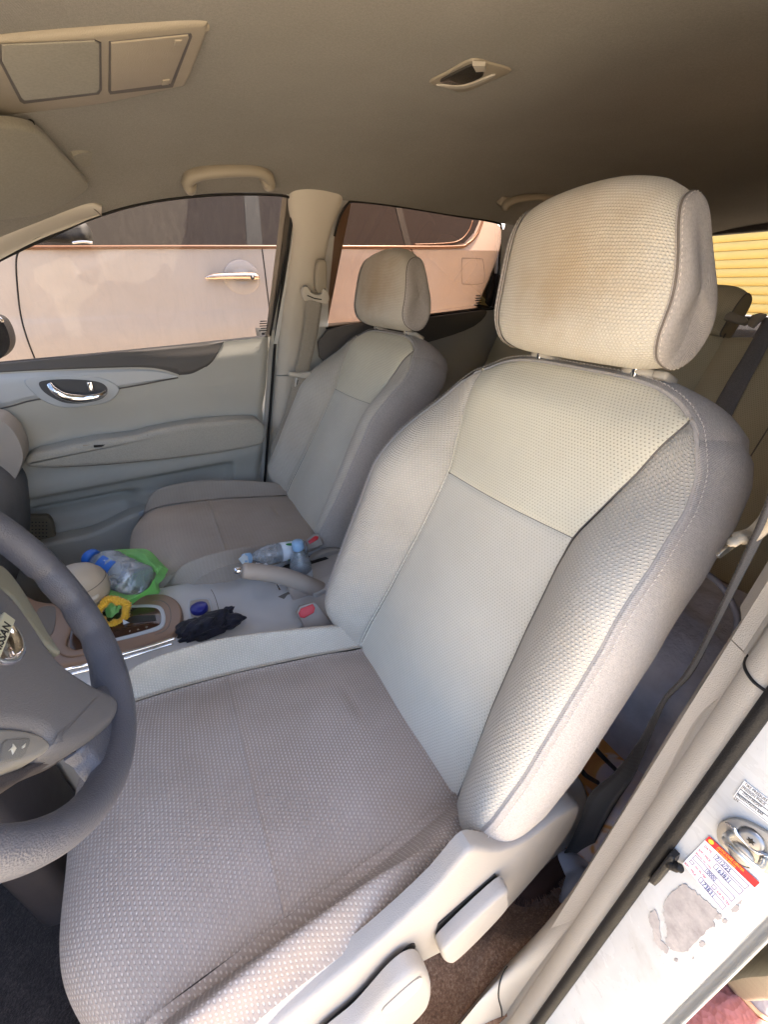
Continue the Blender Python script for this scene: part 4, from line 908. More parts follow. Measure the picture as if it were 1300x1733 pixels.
gridmesh('door_frame', np.array([[side(a+d, b, .010) for a, b in sm([(850, 388), (851, 420), (848, 466)], 6)] for d in (-2, 3)]), M['white'], rdo)
gridmesh('door_skin', np.array([[(x, .86, z) for x in (.1, 1.6)] for z in (-.1, .84)]), M['white'], rdo)
cp = empty('rear_quarter_trim', (1.4, .68, .8)); tag(cp, 'shaded beige trim of the rear roof pillar behind the far rear window', 'pillar trim')
P = []
for x in np.linspace(1.045, 2.0, 16): P.append([(x, .705-.03*math.sin((z-.3)*2.2)-max(0, z-.82)*.235-(x-1.04)*.05, z) for z in np.linspace(-.05, 1.17, 20)])
gridmesh('cover', np.array(P), M['trim'], cp)
P2 = np.array(P)*np.array([1, -1, 1])+np.array([0, .04, 0])
dq = empty('near_quarter_trim', (1.3, -.66, .8)); tag(dq, 'beige rear side trim of the near side behind the door pillar', 'pillar trim'); gridmesh('cover', P2, M['trim'], dq)
gridmesh('outer_skin', P2+np.array([0, -.12, 0]), M['white'], dq); gridmesh('outer_skin', np.array(P)+np.array([0, .12, 0]), M['white'], cp)
box('near_rear_door', (.72, -.735, .35), (.78, .03, .95), M['doorp'], rd, bev=.01)
mesh('rear_window', [(.36, -.74, .82), (1.15, -.74, .82), (1.05, -.655, 1.18), (.40, -.655, 1.18)], [(0, 1, 2, 3)], M['tint'], rd, smooth_=False)
# tailgate
tg = empty('tailgate', (1.95, .02, .5)); tag(tg, 'tailgate with the rear window, seen behind the rear headrest', 'tailgate')
box('lower_panel', (1.98, .02, .36), (.05, 1.36, .92), M['doordark'], tg, bev=.01)
mesh('rear_glass', [(1.96, -.62, .82), (1.96, .66, .82), (1.90, .60, 1.12), (1.90, -.56, 1.12)], [(0, 1, 2, 3)], M['bglass'], tg, smooth_=False)
box('upper_rail', (1.92, .02, 1.135), (.06, 1.25, .055), M['doordark'], tg, bev=.012)
pcl = mesh('parcel_shelf', [(1.12, -.6, .70), (1.12, .64, .70), (1.95, .64, .80), (1.95, -.6, .80)], [(0, 1, 2, 3)], M['floor'], uv=[(0, 0), (1.2, 0), (1.2, .8), (0, .8)]); tag(pcl, 'dark parcel shelf behind the rear seat', 'shelf')

wsn = empty('windscreen', (-.8, .02, 1.0)); tag(wsn, 'tinted windscreen above the dashboard, ahead of the sun visor', 'windscreen')
mesh('glass', [(-1.12, -.60, .86), (-1.12, .66, .86), (-.54, .60, 1.20), (-.54, -.56, 1.20)], [(0, 1, 2, 3)], M['shade_glass'], wsn, smooth_=False)  # out of view, added to keep the front of the cabin darker
# ================================================================== SEAT BELTS
bt = empty('passenger_seat_belt', side(540, 480, .05)); tag(bt, 'beige passenger seat belt hanging from its guide on the far pillar', 'seat belt')
fy = lambda z, d=0: .66-max(0, z-.82)*.235-d
def fpp(px, py, d=0): return onp(px, py, (0, .666-d, .82), (0, 1, .235)) if at(px, py, 1, .68)[2] > .82 else at(px, py, 1, .666-d)
slab('slider_cover', [fpp(a, b, -.014) for a, b in ((534, 444), (540, 438), (549, 442), (550, 470), (547, 492), (533, 492), (531, 470))], (0, -1, -.2), .020, M['handle'], bt, bev=.006, smooth_pts=3)
gl_ = slab('belt_guide', [fpp(a, b, .004) for a, b in ((511, 486), (519, 484), (526, 494), (541, 498), (546, 488), (553, 492), (556, 504), (551, 514), (540, 511), (525, 507), (514, 508), (509, 497))], (0, -1, -.2), .010, M['trim'], bt, bev=.004, smooth_pts=4)
tube('guide_slot', [fpp(a, b, .0155) for a, b in ((520, 500), (532, 505), (544, 507))], .0016, M['black'], gl_)
L1 = [(518, 505), (513, 560), (503, 610), (496, 636)]; R1 = [(545, 512), (538, 560), (527, 610), (520, 640)]
ribbon('webbing', [fpp(a, b, .008) for a, b in L1], [fpp(a, b, .008) for a, b in R1], M['web'], bt)
L2_ = [(496, 636), (484, 690), (466, 735), (458, 760), (464, 800), (478, 828)]; R2 = [(518, 640), (506, 685), (494, 730), (486, 765), (484, 800), (486, 826)]
ribbon('webbing', [at(a, b, 1, .650) for a, b in L2_], [at(a, b, 1, .640) for a, b in R2], M['web'], bt)
tg_ = slab('belt_tongue', [fpp(a, b, .016) for a, b in ((489, 628), (506, 630), (524, 628), (526, 636), (520, 640), (504, 638), (490, 636), (487, 632))], (0, -1, 0), .012, M['trim'], bt, bev=.004, smooth_pts=3)
slab('tongue_blade', [fpp(a, b, .018) for a, b in ((500, 639), (513, 640), (511, 656), (498, 654))], (0, -1, 0), .003, M['steel'], tg_, bev=.0006); slab('blade_slot', [fpp(a, b, .0215) for a, b in ((503, 643), (510, 644), (509, 652), (502, 651))], (0, -1, 0), .0004, M['black'], tg_, bev=0)
# driver belt: dark webbing drawn from the near pillar down behind the seat
db = empty('driver_seat_belt', (.3, -.60, .5)); tag(db, 'dark seat belt hanging twisted between the driver seat and the near door pillar', 'seat belt')
dl_ = [(1318, 770, -.640), (1288, 870, -.640), (1236, 985, -.638), (1200, 1065, -.635), (1158, 1140, -.63), (1120, 1184, -.62), (1086, 1248, -.61), (1039, 1308, -.60), (1000, 1342, -.59), (983, 1385, -.58), (966, 1423, -.57), (940, 1470, -.56)]
dr_ = [(1336, 780, -.640), (1302, 880, -.638), (1250, 985, -.636), (1208, 1068, -.633), (1170, 1140, -.63), (1126, 1188, -.62), (1101, 1252, -.62), (1076, 1308, -.615), (1045, 1355, -.605), (1020, 1398, -.595), (1002, 1436, -.585), (978, 1480, -.575)]
ribbon('webbing', [at(a, b, 1, y) for a, b, y in dl_], [at(a, b, 1, y) for a, b, y in dr_], M['webdark'], db, n=90)
tube('belt_tongue', sm([at(a, b, 1, y) for a, b, y in ((1234, 923, -.63), (1252, 912, -.632), (1275, 904, -.635), (1295, 886, -.638), (1310, 860, -.64))], 6), [.002]*2+[.004]*4+[.0062]*18+[.005], M['handle'], db, n=12, flat=.7)
slab('tongue_blade', [at(a, b, 1, -.628) for a, b in ((1212, 938), (1234, 920), (1240, 925), (1215, 943))], (0, -1, 0), .002, M['steel'], db, bev=.0005)

# ================================================================== REAR SEAT
rs_ = empty('rear_bench_seat', (1.0, .0, .3)); tag(rs_, 'beige cloth rear bench seat, partly hidden behind the driver seat', 'rear seat')
RL = math.radians(24); RU = np.array([math.sin(RL), 0, math.cos(RL)]); RN = np.array([-math.cos(RL), 0, math.sin(RL)]); RO = np.array([.80, 0, .36])
def rb(y, s, o): return RO+np.array([0, y, 0])+RU*s+RN*o
rsf = fabric('rear_seat_cloth', srgb(208, 196, 164), srgb(176, 164, 130), .0046, .0040, .28, dark=True, height=.0006)
for (a, b, nm) in ((-.60, -.155, 'outer_backrest'), (-.155, .22, 'middle_backrest'), (.22, .62, 'outer_backrest')):
    P = []
    for t_ in np.linspace(0, 1, 40):
        s_ = .52*min(1, t_/.8); top = max(0, (t_-.8)/.2)
        P.append([rb(y, s_+.02*math.sin(top*math.pi/2)*1.2, .02*(1-((y-(a+b)/2)/((b-a)/2))**8)+.012*math.sin(math.pi*t_)-.14*top) for y in np.linspace(a, b, 40)])
    gridmesh(nm, np.array(P), rsf, rs_)
    tube('seam', [rb(a+.004, s_, .004) for s_ in np.linspace(0, .53, 20)], .0016, M['seam'], rs_, n=6)
tube('seam', [rb(-.345, s_, .0325) for s_ in np.linspace(0, .5, 20)], .0014, M['seam'], rs_, n=6)
P = [[(.33+.50*t_, y, .33+.03*math.sin(math.pi*min(1, t_*1.6)/2)-.06*(1-min(1, t_*6))) for y in np.linspace(-.60, .62, 60)] for t_ in np.linspace(0, 1, 24)]
gridmesh('bench_cushion', np.array(P)+np.array([.08, 0, 0]), M['cushion'], rs_)
# its headrest: the near side one
hr2 = empty('rear_headrest', rb(-.20, .50, .02), rs_)
C0 = at(1190, 560, 0, .94)
prof = [(0, .0), (.045, .0), (.050, .03), (.046, .08), (.028, .115), (.0, .125), (-.035, .118), (-.045, .09), (-.04, .04), (-.03, .0)]
def rhead(par, yc, w_):
    Q = sm(prof, 6, True); rows = []; ysr = np.linspace(-w_, w_, 26)
    for y in ysr:
        k = 1-.35*smooth((abs(y)-w_*.80)/(w_*.2))**2; rows.append([rb(yc+y, .525+q[1]*(1-.15*(abs(y)/w_)**4), -.02+q[0]*k) for q in Q])
    P = np.array(rows); P = np.concatenate([P, P[:, :1]], 1); o = gridmesh('cover', P, rsf, par)
    for e_, s_ in ((0, -1), (-1, 1)):
        e = P[e_][:-1]; c = e.mean(0); mesh('side_panel', np.vstack([e, [c+np.array([0, s_*.012, 0])]]), [(i, (i+1) % len(e), len(e)) for i in range(len(e))], M['doordark'] if 0 else plastic('headrest_side', srgb(150, 138, 112), .8), par)
        tube('seam', P[e_], .0016, M['seam'], par, n=6)
    for d in (-.05, .05): tube('post', [rb(yc+d, .48, -.03), rb(yc+d, .55, -.02)], .005, M['chrome'], par)
rhead(hr2, -.035, .108)
hr3 = empty('rear_headrest', rb(.30, .50, .02), rs_); rhead(hr3, .33, .12)
# rear belt across the bench
rbt = empty('rear_seat_belt', rb(-.3, .5, .04)); tag(rbt, 'grey seat belt lying over the rear bench backrest at the right edge', 'seat belt')
def rbp(px, py, o=.034): return onp(px, py, RO+RN*o, RN)
ribbon('webbing', [rbp(a, b) for a, b in ((1295, 536), (1262, 598), (1236, 640), (1205, 695), (1180, 745), (1150, 800))], [rbp(a, b) for a, b in ((1322, 545), (1296, 596), (1272, 640), (1244, 695), (1222, 745), (1195, 800))], M['webgrey'], rbt)
slab('belt_outlet', [rbp(a, b, .05) for a, b in ((1268, 552), (1275, 536), (1290, 532), (1300, 534), (1285, 548), (1277, 556))], RN, .012, M['handle'], rbt, bev=.004)
slab('outlet_frame', [rbp(a, b, .03) for a, b in ((1232, 535), (1240, 530), (1266, 540), (1270, 546), (1262, 552), (1228, 543))], RN, .012, M['handle'], rbt, bev=.003)
# ================================================================== THINGS IN THE REAR FOOTWELL
def wob(P, a, f, seed=0):
    r = np.random.default_rng(seed); ph = r.uniform(0, 6, (3, 3)); d = sum(np.sin(P@(r.normal(0, f, 3))+ph[0, i]) for i in range(3))/3
    return P+(P-P.mean((0, 1)))/(np.linalg.norm(P-P.mean((0, 1)), axis=2)[..., None]+1e-6)*(a*d)[..., None]
def pillow(name, c, R3, mat, parent=None, e=2.6, seed=1, a=.012, f=22, n=60, **k):
    u_, v_ = np.meshgrid(np.linspace(0, 2*math.pi, n), np.linspace(-math.pi/2, math.pi/2, n//2)); f_ = lambda w_, m: np.sign(w_)*np.abs(w_)**(2/m)
    P = np.stack([R3[0]*f_(np.cos(v_), e)*f_(np.cos(u_), e), R3[1]*f_(np.cos(v_), e)*f_(np.sin(u_), e), R3[2]*f_(np.sin(v_), e)], 2)+np.array(c)
    return gridmesh(name, wob(P, a, f, seed), mat, parent, **k)
t = NT('grey_sack_cloth'); o_ = t.obj(); n_ = t.noise(12, 5, o_)
M['sack'] = t.fin(t.ramp(n_, [(.3, srgb(176, 172, 182)), (.7, srgb(222, 218, 228))]), .8, t.bump(t.noise(26, 4, o_), .008), spec=.3)
bagc = at(1130, 1130, 0, .52)
sb = empty('grey_bag', bagc); tag(sb, 'large grey cloth bag with piped edge standing behind the driver seat', 'bag')
pillow('bag_body', (.50, -.43, .22), (.17, .22, .26), M['sack'], sb, 4.0, 3)
pts = [onp(a, b, (.36, 0, 0), (1, 0, .0)) for a, b in ((1180, 960), (1215, 985), (1240, 1020), (1248, 1060), (1225, 1130), (1180, 1210))]
tube('piping', sm(pts, 8), .004, plain('grey_piping', srgb(140, 138, 150), .5), sb)
t = NT('printed_bag_cloth'); o_ = t.obj(); n_ = t.noise(9, 3, o_, .5, 1.2)
M['print'] = t.fin(t.ramp(n_, [(.36, srgb(216, 200, 206)), (.44, srgb(226, 202, 190)), (.47, srgb(226, 160, 84)), (.60, srgb(200, 126, 62)), (.66, srgb(230, 216, 216))]), .5)
pb = empty('printed_bag', (.34, -.55, .12)); tag(pb, 'orange and lilac printed bag with black edging crumpled low behind the driver seat', 'bag')
pillow('bag_body', (.34, -.53, .11), (.12, .12, .13), M['print'], pb, 3.0, 5, .014)
for ln in ([(1000, 1258), (1020, 1280), (1042, 1302)], [(978, 1293), (992, 1312), (1012, 1324)], [(1050, 1318), (1070, 1324), (1100, 1322)], [(1044, 1340), (1065, 1342), (1090, 1340)]):
    tube('edging', sm([at(a, b, 1, -.555) for a, b in ln], 6), .0035, M['rubber'], pb)
pc = pillow('white_cloth', (.21, -.60, .05), (.05, .03, .04), plain('white_cloth_mat', srgb(176, 176, 186), .85), None, 2.0, 8, .022, 75, 80); tag(pc, 'crumpled white cloth low on the floor beside the near pillar trim', 'cloth')
fz = empty('fur_slipper', (.16, -.56, .05)); tag(fz, 'brown fur trimmed slipper on the floor behind the driver seat', 'slipper')
pillow('slipper_body', (.15, -.545, .05), (.07, .045, .035), plastic('brown_suede', srgb(70, 48, 40), .9), fz, 2.4, 9, .004)
V, F = [], []
for i in range(900):
    a = rng.uniform(0, 2*math.pi); b0 = np.array([.15+.066*math.cos(a), -.545+.043*math.sin(a), .05+rng.uniform(-.01, .015)]); dv = np.array([math.cos(a)*.02, math.sin(a)*.016, rng.normal(0, .008)+.006])
    k0 = len(V); V += [b0, b0+np.array([.0012, 0, .0006]), b0+dv]; F.append((k0, k0+1, k0+2))
tag(mesh('fur_trim', V, F, plain('fur', srgb(150, 120, 104), .9), fz, smooth_=False), kind='stuff')
# brown carpet beside the seat with soft folds
U, V_ = np.meshgrid(np.linspace(-.9, .5, 160), np.linspace(-.66, -.40, 60)); Z = .035+.022*smooth((-V_-.58)/.05)+.012*np.sin(U*16+V_*30)*smooth((-V_-.50)/.1)+.010*np.exp(-((V_+.60-.10*np.sin(U*5))/.012)**2)+.02*np.exp(-((U-.02+(V_+.6)*1.5)/.05)**2)
cb = gridmesh('brown_carpet', np.stack([U, V_, Z], 2), M['carpet'], None, uv=np.stack([U, V_], 2)); tag(cb, 'folded brown carpet on the floor between the driver seat and the door sill', 'carpet')
# ================================================================== STEERING WHEEL
HB0 = np.array([-.42, -.335, .702]); ta = math.radians(20); WN = np.array([math.cos(ta), 0, math.sin(ta)]); WV = np.array([-math.sin(ta), 0, math.cos(ta)]); WU = np.array([0, 1.0, 0])
sw = empty('steering_wheel', HB0-WN*.02); tag(sw, 'dark grey steering wheel with a round chrome badge, cut by the left edge', 'steering wheel')
ang = np.linspace(0, 2*math.pi, 181); V = []
for a in ang[:-1]:
    rr = .1735; k = .0004*math.sin(a*60)*0
    deg = math.degrees(a) % 360; scal = .0009*max(0, math.sin(math.radians(deg)*22))*(1 if 300 < deg < 350 or 10 < deg < 60 else 0)
    thumb = .004*math.exp(-((deg-292)/10)**2)
    for b in np.linspace(0, 2*math.pi, 20, endpoint=False):
        rad = .0165+thumb*(math.cos(b) < 0)-scal*2.2*(math.cos(b) < .2); r_ = rr+rad*math.cos(b)*1.0; h_ = rad*math.sin(b)*1.12-.012
        V.append(HB0+WU*(r_*math.cos(a))+WV*(r_*math.sin(a))+WN*h_)
uvw = [(i//20*.012, (i % 20)*.005) for i in range(len(V))]
mesh('rim', V, gridF(180, 20, True, True), M['wheelrim'], sw, uv=uvw)
def wp(px, py, h=0): return onp(px, py, HB0+WN*h, WN)
def wslab(name, pts, h, th, mat, bev=.003, seg=4, n=4, par=None): return slab(name, [wp(a, b, h+th) - WN*th for a, b in pts], WN, th, mat, par or sw, bev=bev, seg=seg, smooth_pts=n)
wslab('airbag_cover', [(-170, 985), (-60, 950), (0, 985), (30, 1012), (62, 1055), (102, 1112), (150, 1148), (180, 1163), (200, 1178), (207, 1196), (200, 1216), (176, 1238), (142, 1258), (108, 1266), (90, 1262), (84, 1245), (60, 1233), (0, 1229), (-60, 1240), (-200, 1250), (-230, 1100)], -.030, .034, M['wheelhub'], .013, 6)
wslab('switch_panel', [(-60, 1236), (0, 1231), (45, 1235), (74, 1246), (87, 1262), (70, 1277), (35, 1290), (0, 1304), (-60, 1320)], -.030, .030, M['switch'], .004)
sb_ = wslab('switch_button', [(-2, 1292), (4, 1258), (10, 1251), (48, 1248), (53, 1252), (44, 1276), (36, 1283), (0, 1291)], -.001, .0025, plastic('switch_grey', srgb(120, 120, 118), .35), .001, 3, 0)
for pts in ([(15, 1270), (22, 1262), (22, 1258), (28, 1266), (22, 1276), (20, 1268)], [(38, 1262), (44, 1257), (42, 1264), (38, 1266)]): wslab('switch_symbol', pts, .0012, .0012, plain('switch_mark', srgb(210, 208, 196), .4), .0003, 2, 0, sb_)
wslab('spoke', [(172, 1160), (200, 1155), (224, 1190), (226, 1245), (208, 1290), (182, 1302), (166, 1290), (156, 1276), (140, 1258), (150, 1200)], -.028, .020, M['wheelrim'], .009, 6)
wslab('lower_shroud', [(-60, 1290), (0, 1300), (60, 1285), (100, 1264), (135, 1262), (120, 1275), (70, 1296), (30, 1322), (-60, 1352)], -.040, .024, M['column'], .006)
wslab('spoke_trim', [(-60, 930), (-20, 945), (10, 960), (35, 990), (60, 1030), (84, 1072), (104, 1102), (96, 1103), (70, 1080), (45, 1045), (10, 1000), (-60, 985)], -.028, .027, M['olive'], .004)
# badge
ec = wp(-3, 1078, .007); RE = .0245
bd = lathe('badge', [(0, 0), (.020, 0), (.021, .002), (.0235, .0045), (.0265, .0045), (.028, .002), (.0285, -.003), (0, -.003)], M['chrome'], sw, frame(ec-WN*.003, WN), n=48)
xdir = wp(17, 1042, .008)-wp(-12, 1110, .008); L = np.linalg.norm(xdir); xdir /= L; ydir = np.cross(WN, xdir)
bar = [ec+xdir*a+ydir*b+WN*.0012 for a, b in ((-.028, -.0062), (.028, -.0062), (.028, .0062), (-.028, .0062))]
slab('badge_bar', bar, WN, .0022, plain('badge_bar_silver', srgb(214, 214, 190), .3, .3), bd, bev=.0012)
o0 = ec+xdir*-.0245+ydir*-.0036+WN*.0037
text('badge_lettering', 'NISSAN', 1.0, Matrix(((xdir[0]*.0122, ydir[0]*.0100, WN[0], o0[0]), (xdir[1]*.0122, ydir[1]*.0100, WN[1], o0[1]), (xdir[2]*.0122, ydir[2]*.0100, WN[2], o0[2]), (0, 0, 0, 1))), M['black'], bd, th=.0001, bold=True)
# column, lower dash
col = empty('steering_column', (-.62, -.335, .62)); tag(col, 'dark grey steering column shroud behind the wheel', 'steering column')
tube('shroud', sm([HB0-WN*.05, HB0-WN*.12, HB0-WN*.25, HB0-WN*.42], 6), .062, M['column'], col, n=28, flat=1.1)
tube('stalk', sm([HB0-WN*.09+WU*.05, HB0-WN*.085+WU*.12, HB0-WN*.075+WU*.155], 6), [.008]*6+[.007]*6+[.009], M['black'], col)
db_ = empty('dashboard', (-.85, 0, .6)); tag(db_, 'beige and dark dashboard edge ahead of the steering wheel', 'dashboard')
pr = [(-.64, .30), (-.60, .40), (-.57, .52), (-.60, .60), (-.66, .66), (-.68, .74), (-.72, .80), (-.80, .83), (-1.0, .84)]
P = np.array([[(a-.02*abs(y)**2, y, b) for a, b in sm(pr, 5)] for y in np.linspace(-.66, .70, 40)]); P[..., 0] -= .055
gridmesh('dash_top', P, M['wheelhub'], db_)
slab('dash_end', [at(a, b, 1, .60) for a, b in ((-120, 690), (-20, 704), (8, 716), (28, 740), (38, 772), (30, 800), (10, 835), (-20, 875), (-120, 900))], (0, 1, 0), .11, M['shield'], db_, bev=.03, seg=5, smooth_pts=4)
box('knee_bolster', (-.585, -.165, .27), (.06, .17, .42), M['column'], db_, bev=.02, seg=3)
box('firewall', (-1.05, .02, .35), (.05, 1.4, 1.0), M['floor'], db_, bev=0)
box('near_kick_panel', (-.85, -.67, .12), (.5, .03, .4), M['trim'], db_, bev=.005)
# ================================================================== CENTRE CONSOLE
cc = empty('centre_console', (-.3, .05, .1)); tag(cc, 'grey and bronze centre console between the front seats with shift gate and cup holders', 'centre console')
ZT = lambda x: np.interp(x, [-.9, -.45, -.30, -.20, -.1, .05, .3], [.40, .375, .362, .338, .335, .335, .33])
xs3 = np.linspace(-.95, .30, 60); P = []
for x in xs3:
    zt = ZT(x); P.append([(x, a, b) for a, b in sm([(-.082, -.02), (-.080, .15), (-.074, zt-.035), (-.066, zt-.010), (-.052, zt), (.05, zt+.001), (.165, zt), (.180, zt-.010), (.188, zt-.035), (.195, .15), (.20, -.02)], 5)])
gridmesh('console_body', np.array(P), M['console'], cc)
e = np.array(P)[-1]; mesh('end_cap', e, [tuple(range(len(e)))], M['console'], cc, smooth_=False)
def cz(px, py, h=0.0):          # pixel -> console top, h above it
    z = .345
    for _ in range(6): p = at(px, py, 2, z+h); z = float(ZT(p[0]))
    return at(px, py, 2, z+h)
def cslab(name, pts, h, th, mat, bev=.003, seg=3, n=4, par=None):
    return slab(name, [cz(a, b, h+th)-np.array([0, 0, th]) for a, b in pts], (0, 0, 1), th, mat, par or cc, bev=bev, seg=seg, smooth_pts=n)
# bronze surround of the gate
cslab('bronze_panel', [(-120, 985), (0, 985), (60, 1015), (120, 1020), (180, 1016), (230, 1008), (270, 1004), (290, 1009), (304, 1022), (308, 1042), (302, 1062), (285, 1078), (240, 1092), (195, 1104), (150, 1116), (120, 1122), (40, 1140), (-120, 1170)], -.012, .024, M['bronze'], .006, 4)
rec_ = [(202, 1026), (232, 1023), (262, 1023), (274, 1028), (279, 1040), (278, 1056), (268, 1065), (240, 1073), (205, 1082), (150, 1092), (130, 1085), (140, 1040)]
cslab('gate_bezel', rec_, .012, .0022, M['silver'], .0015, 3)
cslab('gate_plate', [(200, 1031), (232, 1028), (258, 1028), (268, 1032), (272, 1042), (271, 1054), (263, 1060), (238, 1068), (200, 1078), (158, 1087), (142, 1080), (150, 1044)], .0145, .0008, M['gloss'], .0003, 2)
cslab('gate_slot', [(205, 1045), (262, 1040), (264, 1050), (206, 1056)], .0155, .0006, M['black'], 0, 1, 0)
for i, (a, b) in enumerate(((218, 1070), (232, 1067), (246, 1063))): 
    q = cz(a, b, .0156); text('gate_mark', 'PRD'[i], .006, frame(q, (0, 0, 1), (.9, .1, 0)), plain('gate_mark_ink', srgb(200, 190, 180), .5), cc, th=.00005)
tube('gate_joint', [cz(a, b, .0118) for a, b in sm([(255, 1016), (276, 1018), (287, 1030), (288, 1050), (280, 1066), (262, 1074)], 6)], .0009, M['seam'], cc, n=6)
for k, L in enumerate(([(60, 1146), (120, 1131), (150, 1124), (210, 1106), (255, 1093), (296, 1080)], [(60, 1158), (120, 1141), (150, 1133), (212, 1114), (255, 1100), (292, 1089)])):
    tube('bright_strip', sm([at(a, b, 1, -.084) for a, b in L], 6), .0024, M['chrome'], cc, n=10)
# storage bin ahead of the gate, partly behind the wheel
cslab('bin_rim', [(62, 1062), (66, 1030), (90, 1024), (118, 1040), (122, 1060), (112, 1092), (140, 1098), (152, 1102), (110, 1110), (80, 1085)], .010, .006, M['bronze'], .002)
cslab('bin_well', [(60, 1060), (64, 1030), (88, 1026), (94, 1034), (90, 1066), (78, 1078)], .0165, .0006, M['seam'], 0, 1, 3)
cslab('bin_well', [(118, 1096), (124, 1048), (140, 1044), (146, 1090)], .0165, .0006, M['gloss'], 0, 1, 3)
# joint and small square cup holder
tube('console_joint', [cz(a, b, .0006) for a, b in sm([(357, 998), (364, 1012), (372, 1040), (376, 1052)], 6)], .0010, M['seam'], cc, n=6)
cslab('cup_surround', [(318, 1018), (326, 1013), (348, 1011), (356, 1016), (360, 1036), (352, 1044), (326, 1048), (319, 1040)], 0, .0025, M['silver'], .0012)
cslab('cup_recess', [(321, 1020), (327, 1016), (347, 1014), (353, 1018), (357, 1036), (350, 1041), (327, 1045), (322, 1039)], .0022, .0008, M['shield'], 0, 1)
blue = lathe('blue_lid', [(0, 0), (.017, 0), (.018, .004), (.0175, .012), (.015, .014), (0, .0145)], plain('blue_plastic', srgb(34, 40, 130), .35), None, frame(cz(338, 1034, .002), (0, 0, 1))); tag(blue, 'dark blue round lid in the small square cup holder', 'lid')
# rear part: handbrake slots, cup well
cslab('brake_slot', [(443, 1036), (452, 1022), (470, 1010), (492, 1000), (512, 996), (508, 1006), (480, 1016), (458, 1032), (450, 1040)], .0004, .0006, M['seam'], 0, 1)
cslab('brake_slot', [(424, 992), (434, 990), (444, 998), (462, 990), (500, 984), (470, 1000), (446, 1006), (434, 1004)], .0004, .0006, M['gloss'], 0, 1)
cslab('cup_well', [(466, 966), (500, 950), (535, 938), (560, 950), (560, 985), (530, 990), (500, 986)], .0004, .0006, M['black'], 0, 1)
cslab('cup_rim', [(405, 957), (440, 953), (480, 944), (520, 928), (548, 922), (552, 930), (520, 938), (488, 950), (462, 962), (430, 962)], 0, .008, M['silver'], .003, 3)
cslab('rear_rim', [(528, 990), (556, 972), (575, 968), (580, 982), (545, 1000), (530, 1004)], 0, .012, M['console'], .004, 3)
# folded centre armrest between the backrests
box('armrest_pad', (.20, .065, .44), (.10, .13, .26), M['arm'], cc, bev=.035, seg=5, rot=Matrix.Rotation(math.radians(24), 4, 'Y'))
# handbrake
hbk = empty('handbrake', (-.08, .03, .34)); tag(hbk, 'grey brown handbrake lever raised between the front seats', 'handbrake')
hy = .03
ht = [at(a, b, 1, hy) for a, b in ((409, 966), (425, 967), (450, 970), (478, 975), (505, 984), (530, 994), (552, 1004))]
grip = plastic('handbrake_grip', srgb(178, 166, 156), .38, h=.0001)
tube('grip', sm(ht, 6), np.interp(np.arange(37), [0, 2, 10, 24, 36], [.0135, .0172, .0180, .0200, .0215]), grip, hbk, n=20)
slab('lever_web', [at(a, b, 1, hy+.008) for a, b in ((490, 984), (535, 992), (560, 1004), (548, 1018), (520, 1026), (497, 1030), (488, 1022), (492, 1008), (486, 996))], (0, -1, 0), .018, grip, hbk, bev=.006, smooth_pts=4)
tube('button', [at(396, 966, 1, hy), at(403, 966, 1, hy), at(411, 966, 1, hy)], [.006, .0075, .0075], M['chrome'], hbk, n=14)
# shifter
sf = empty('gear_lever', (-.46, .125, .37)); tag(sf, 'beige gear lever knob with chrome collar standing beside the steering wheel rim', 'gear lever')
kc = at(143, 990, 1, .125); tilt = Vector((-.12, -.10, 1)); FK = frame(kc-np.array([0, 0, .040]), tilt)@Matrix.Scale(1.28, 4)
lathe('knob', [(0, -.006), (.020, -.004), (.028, .004), (.035, .018), (.038, .034), (.036, .048), (.029, .060), (.018, .068), (.008, .070), (0, .0705)], plastic('shift_knob_leather', srgb(176, 164, 148), .4, h=.0002), sf, FK@Matrix.Diagonal((1.0, .82, 1, 1)), n=40)
tube('knob_seam', [tuple(FK@Vector((.0375*math.cos(a), .031*math.sin(a), .040))) for a in np.linspace(0, 2*math.pi, 50)], .0008, M['seam'], sf, n=6)
lathe('collar', [(.012, -.020), (.019, -.014), (.0215, -.004), (.0205, .0), (0, .0)], M['chrome'], sf, FK)
b_ = at(163, 1012, 1, .085); lathe('release_button', [(0, 0), (.010, 0), (.011, .002), (.009, .005), (0, .006)], M['trim'], sf, frame(at(156, 1008, 1, .092), (.3, -1, .3)))
tube('shaft', [tuple(FK@Vector((0, 0, -.015))), tuple(FK@Vector((.002, 0, -.05))), (kc[0]+.02, .12, .36)], .011, M['switch'], sf, n=16)
# scrunchie on the gear lever
def crumple_ring(name, c, R, r, n_, mat, parent, nrm, k=37, amp=.13):
    F4 = frame(c, nrm); V = []; N1, N2 = 150, 16
    for i in range(N1):
        a = 2*math.pi*i/N1; rr = r*(1+amp*math.sin(k*a)+.12*math.sin(7*a+1)); ro_ = R+.002*math.sin(5*a)
        for j in range(N2): b = 2*math.pi*j/N2; V.append(tuple(F4@Vector(((ro_+rr*math.cos(b))*math.cos(a), (ro_+rr*math.cos(b))*math.sin(a), rr*math.sin(b)*1.0+.004*math.sin(3*a)))))
    return mesh(name, V, gridF(N1, N2, True, True), mat, parent)
sc = crumple_ring('hair_scrunchie', at(190, 1036, 1, .080), .0245, .0085, 1, plain('yellow_satin', srgb(222, 172, 40), .4, Sheen_Weight=.3), None, (.2, -1, .6)); tag(sc, 'yellow satin scrunchie looped round the gear lever', 'scrunchie')
tgx = slab('fabric_tag', [at(a, b, 1, .055) for a, b in ((207, 1048), (222, 1055), (217, 1066), (204, 1071), (201, 1063), (208, 1058))], (.2, -1, .3), .0012, plain('tag_cloth', srgb(206, 214, 222), .7), None, bev=.0004); tag(tgx, 'tiny pale grey fabric tag with dark print hanging by the yellow scrunchie', 'tag')
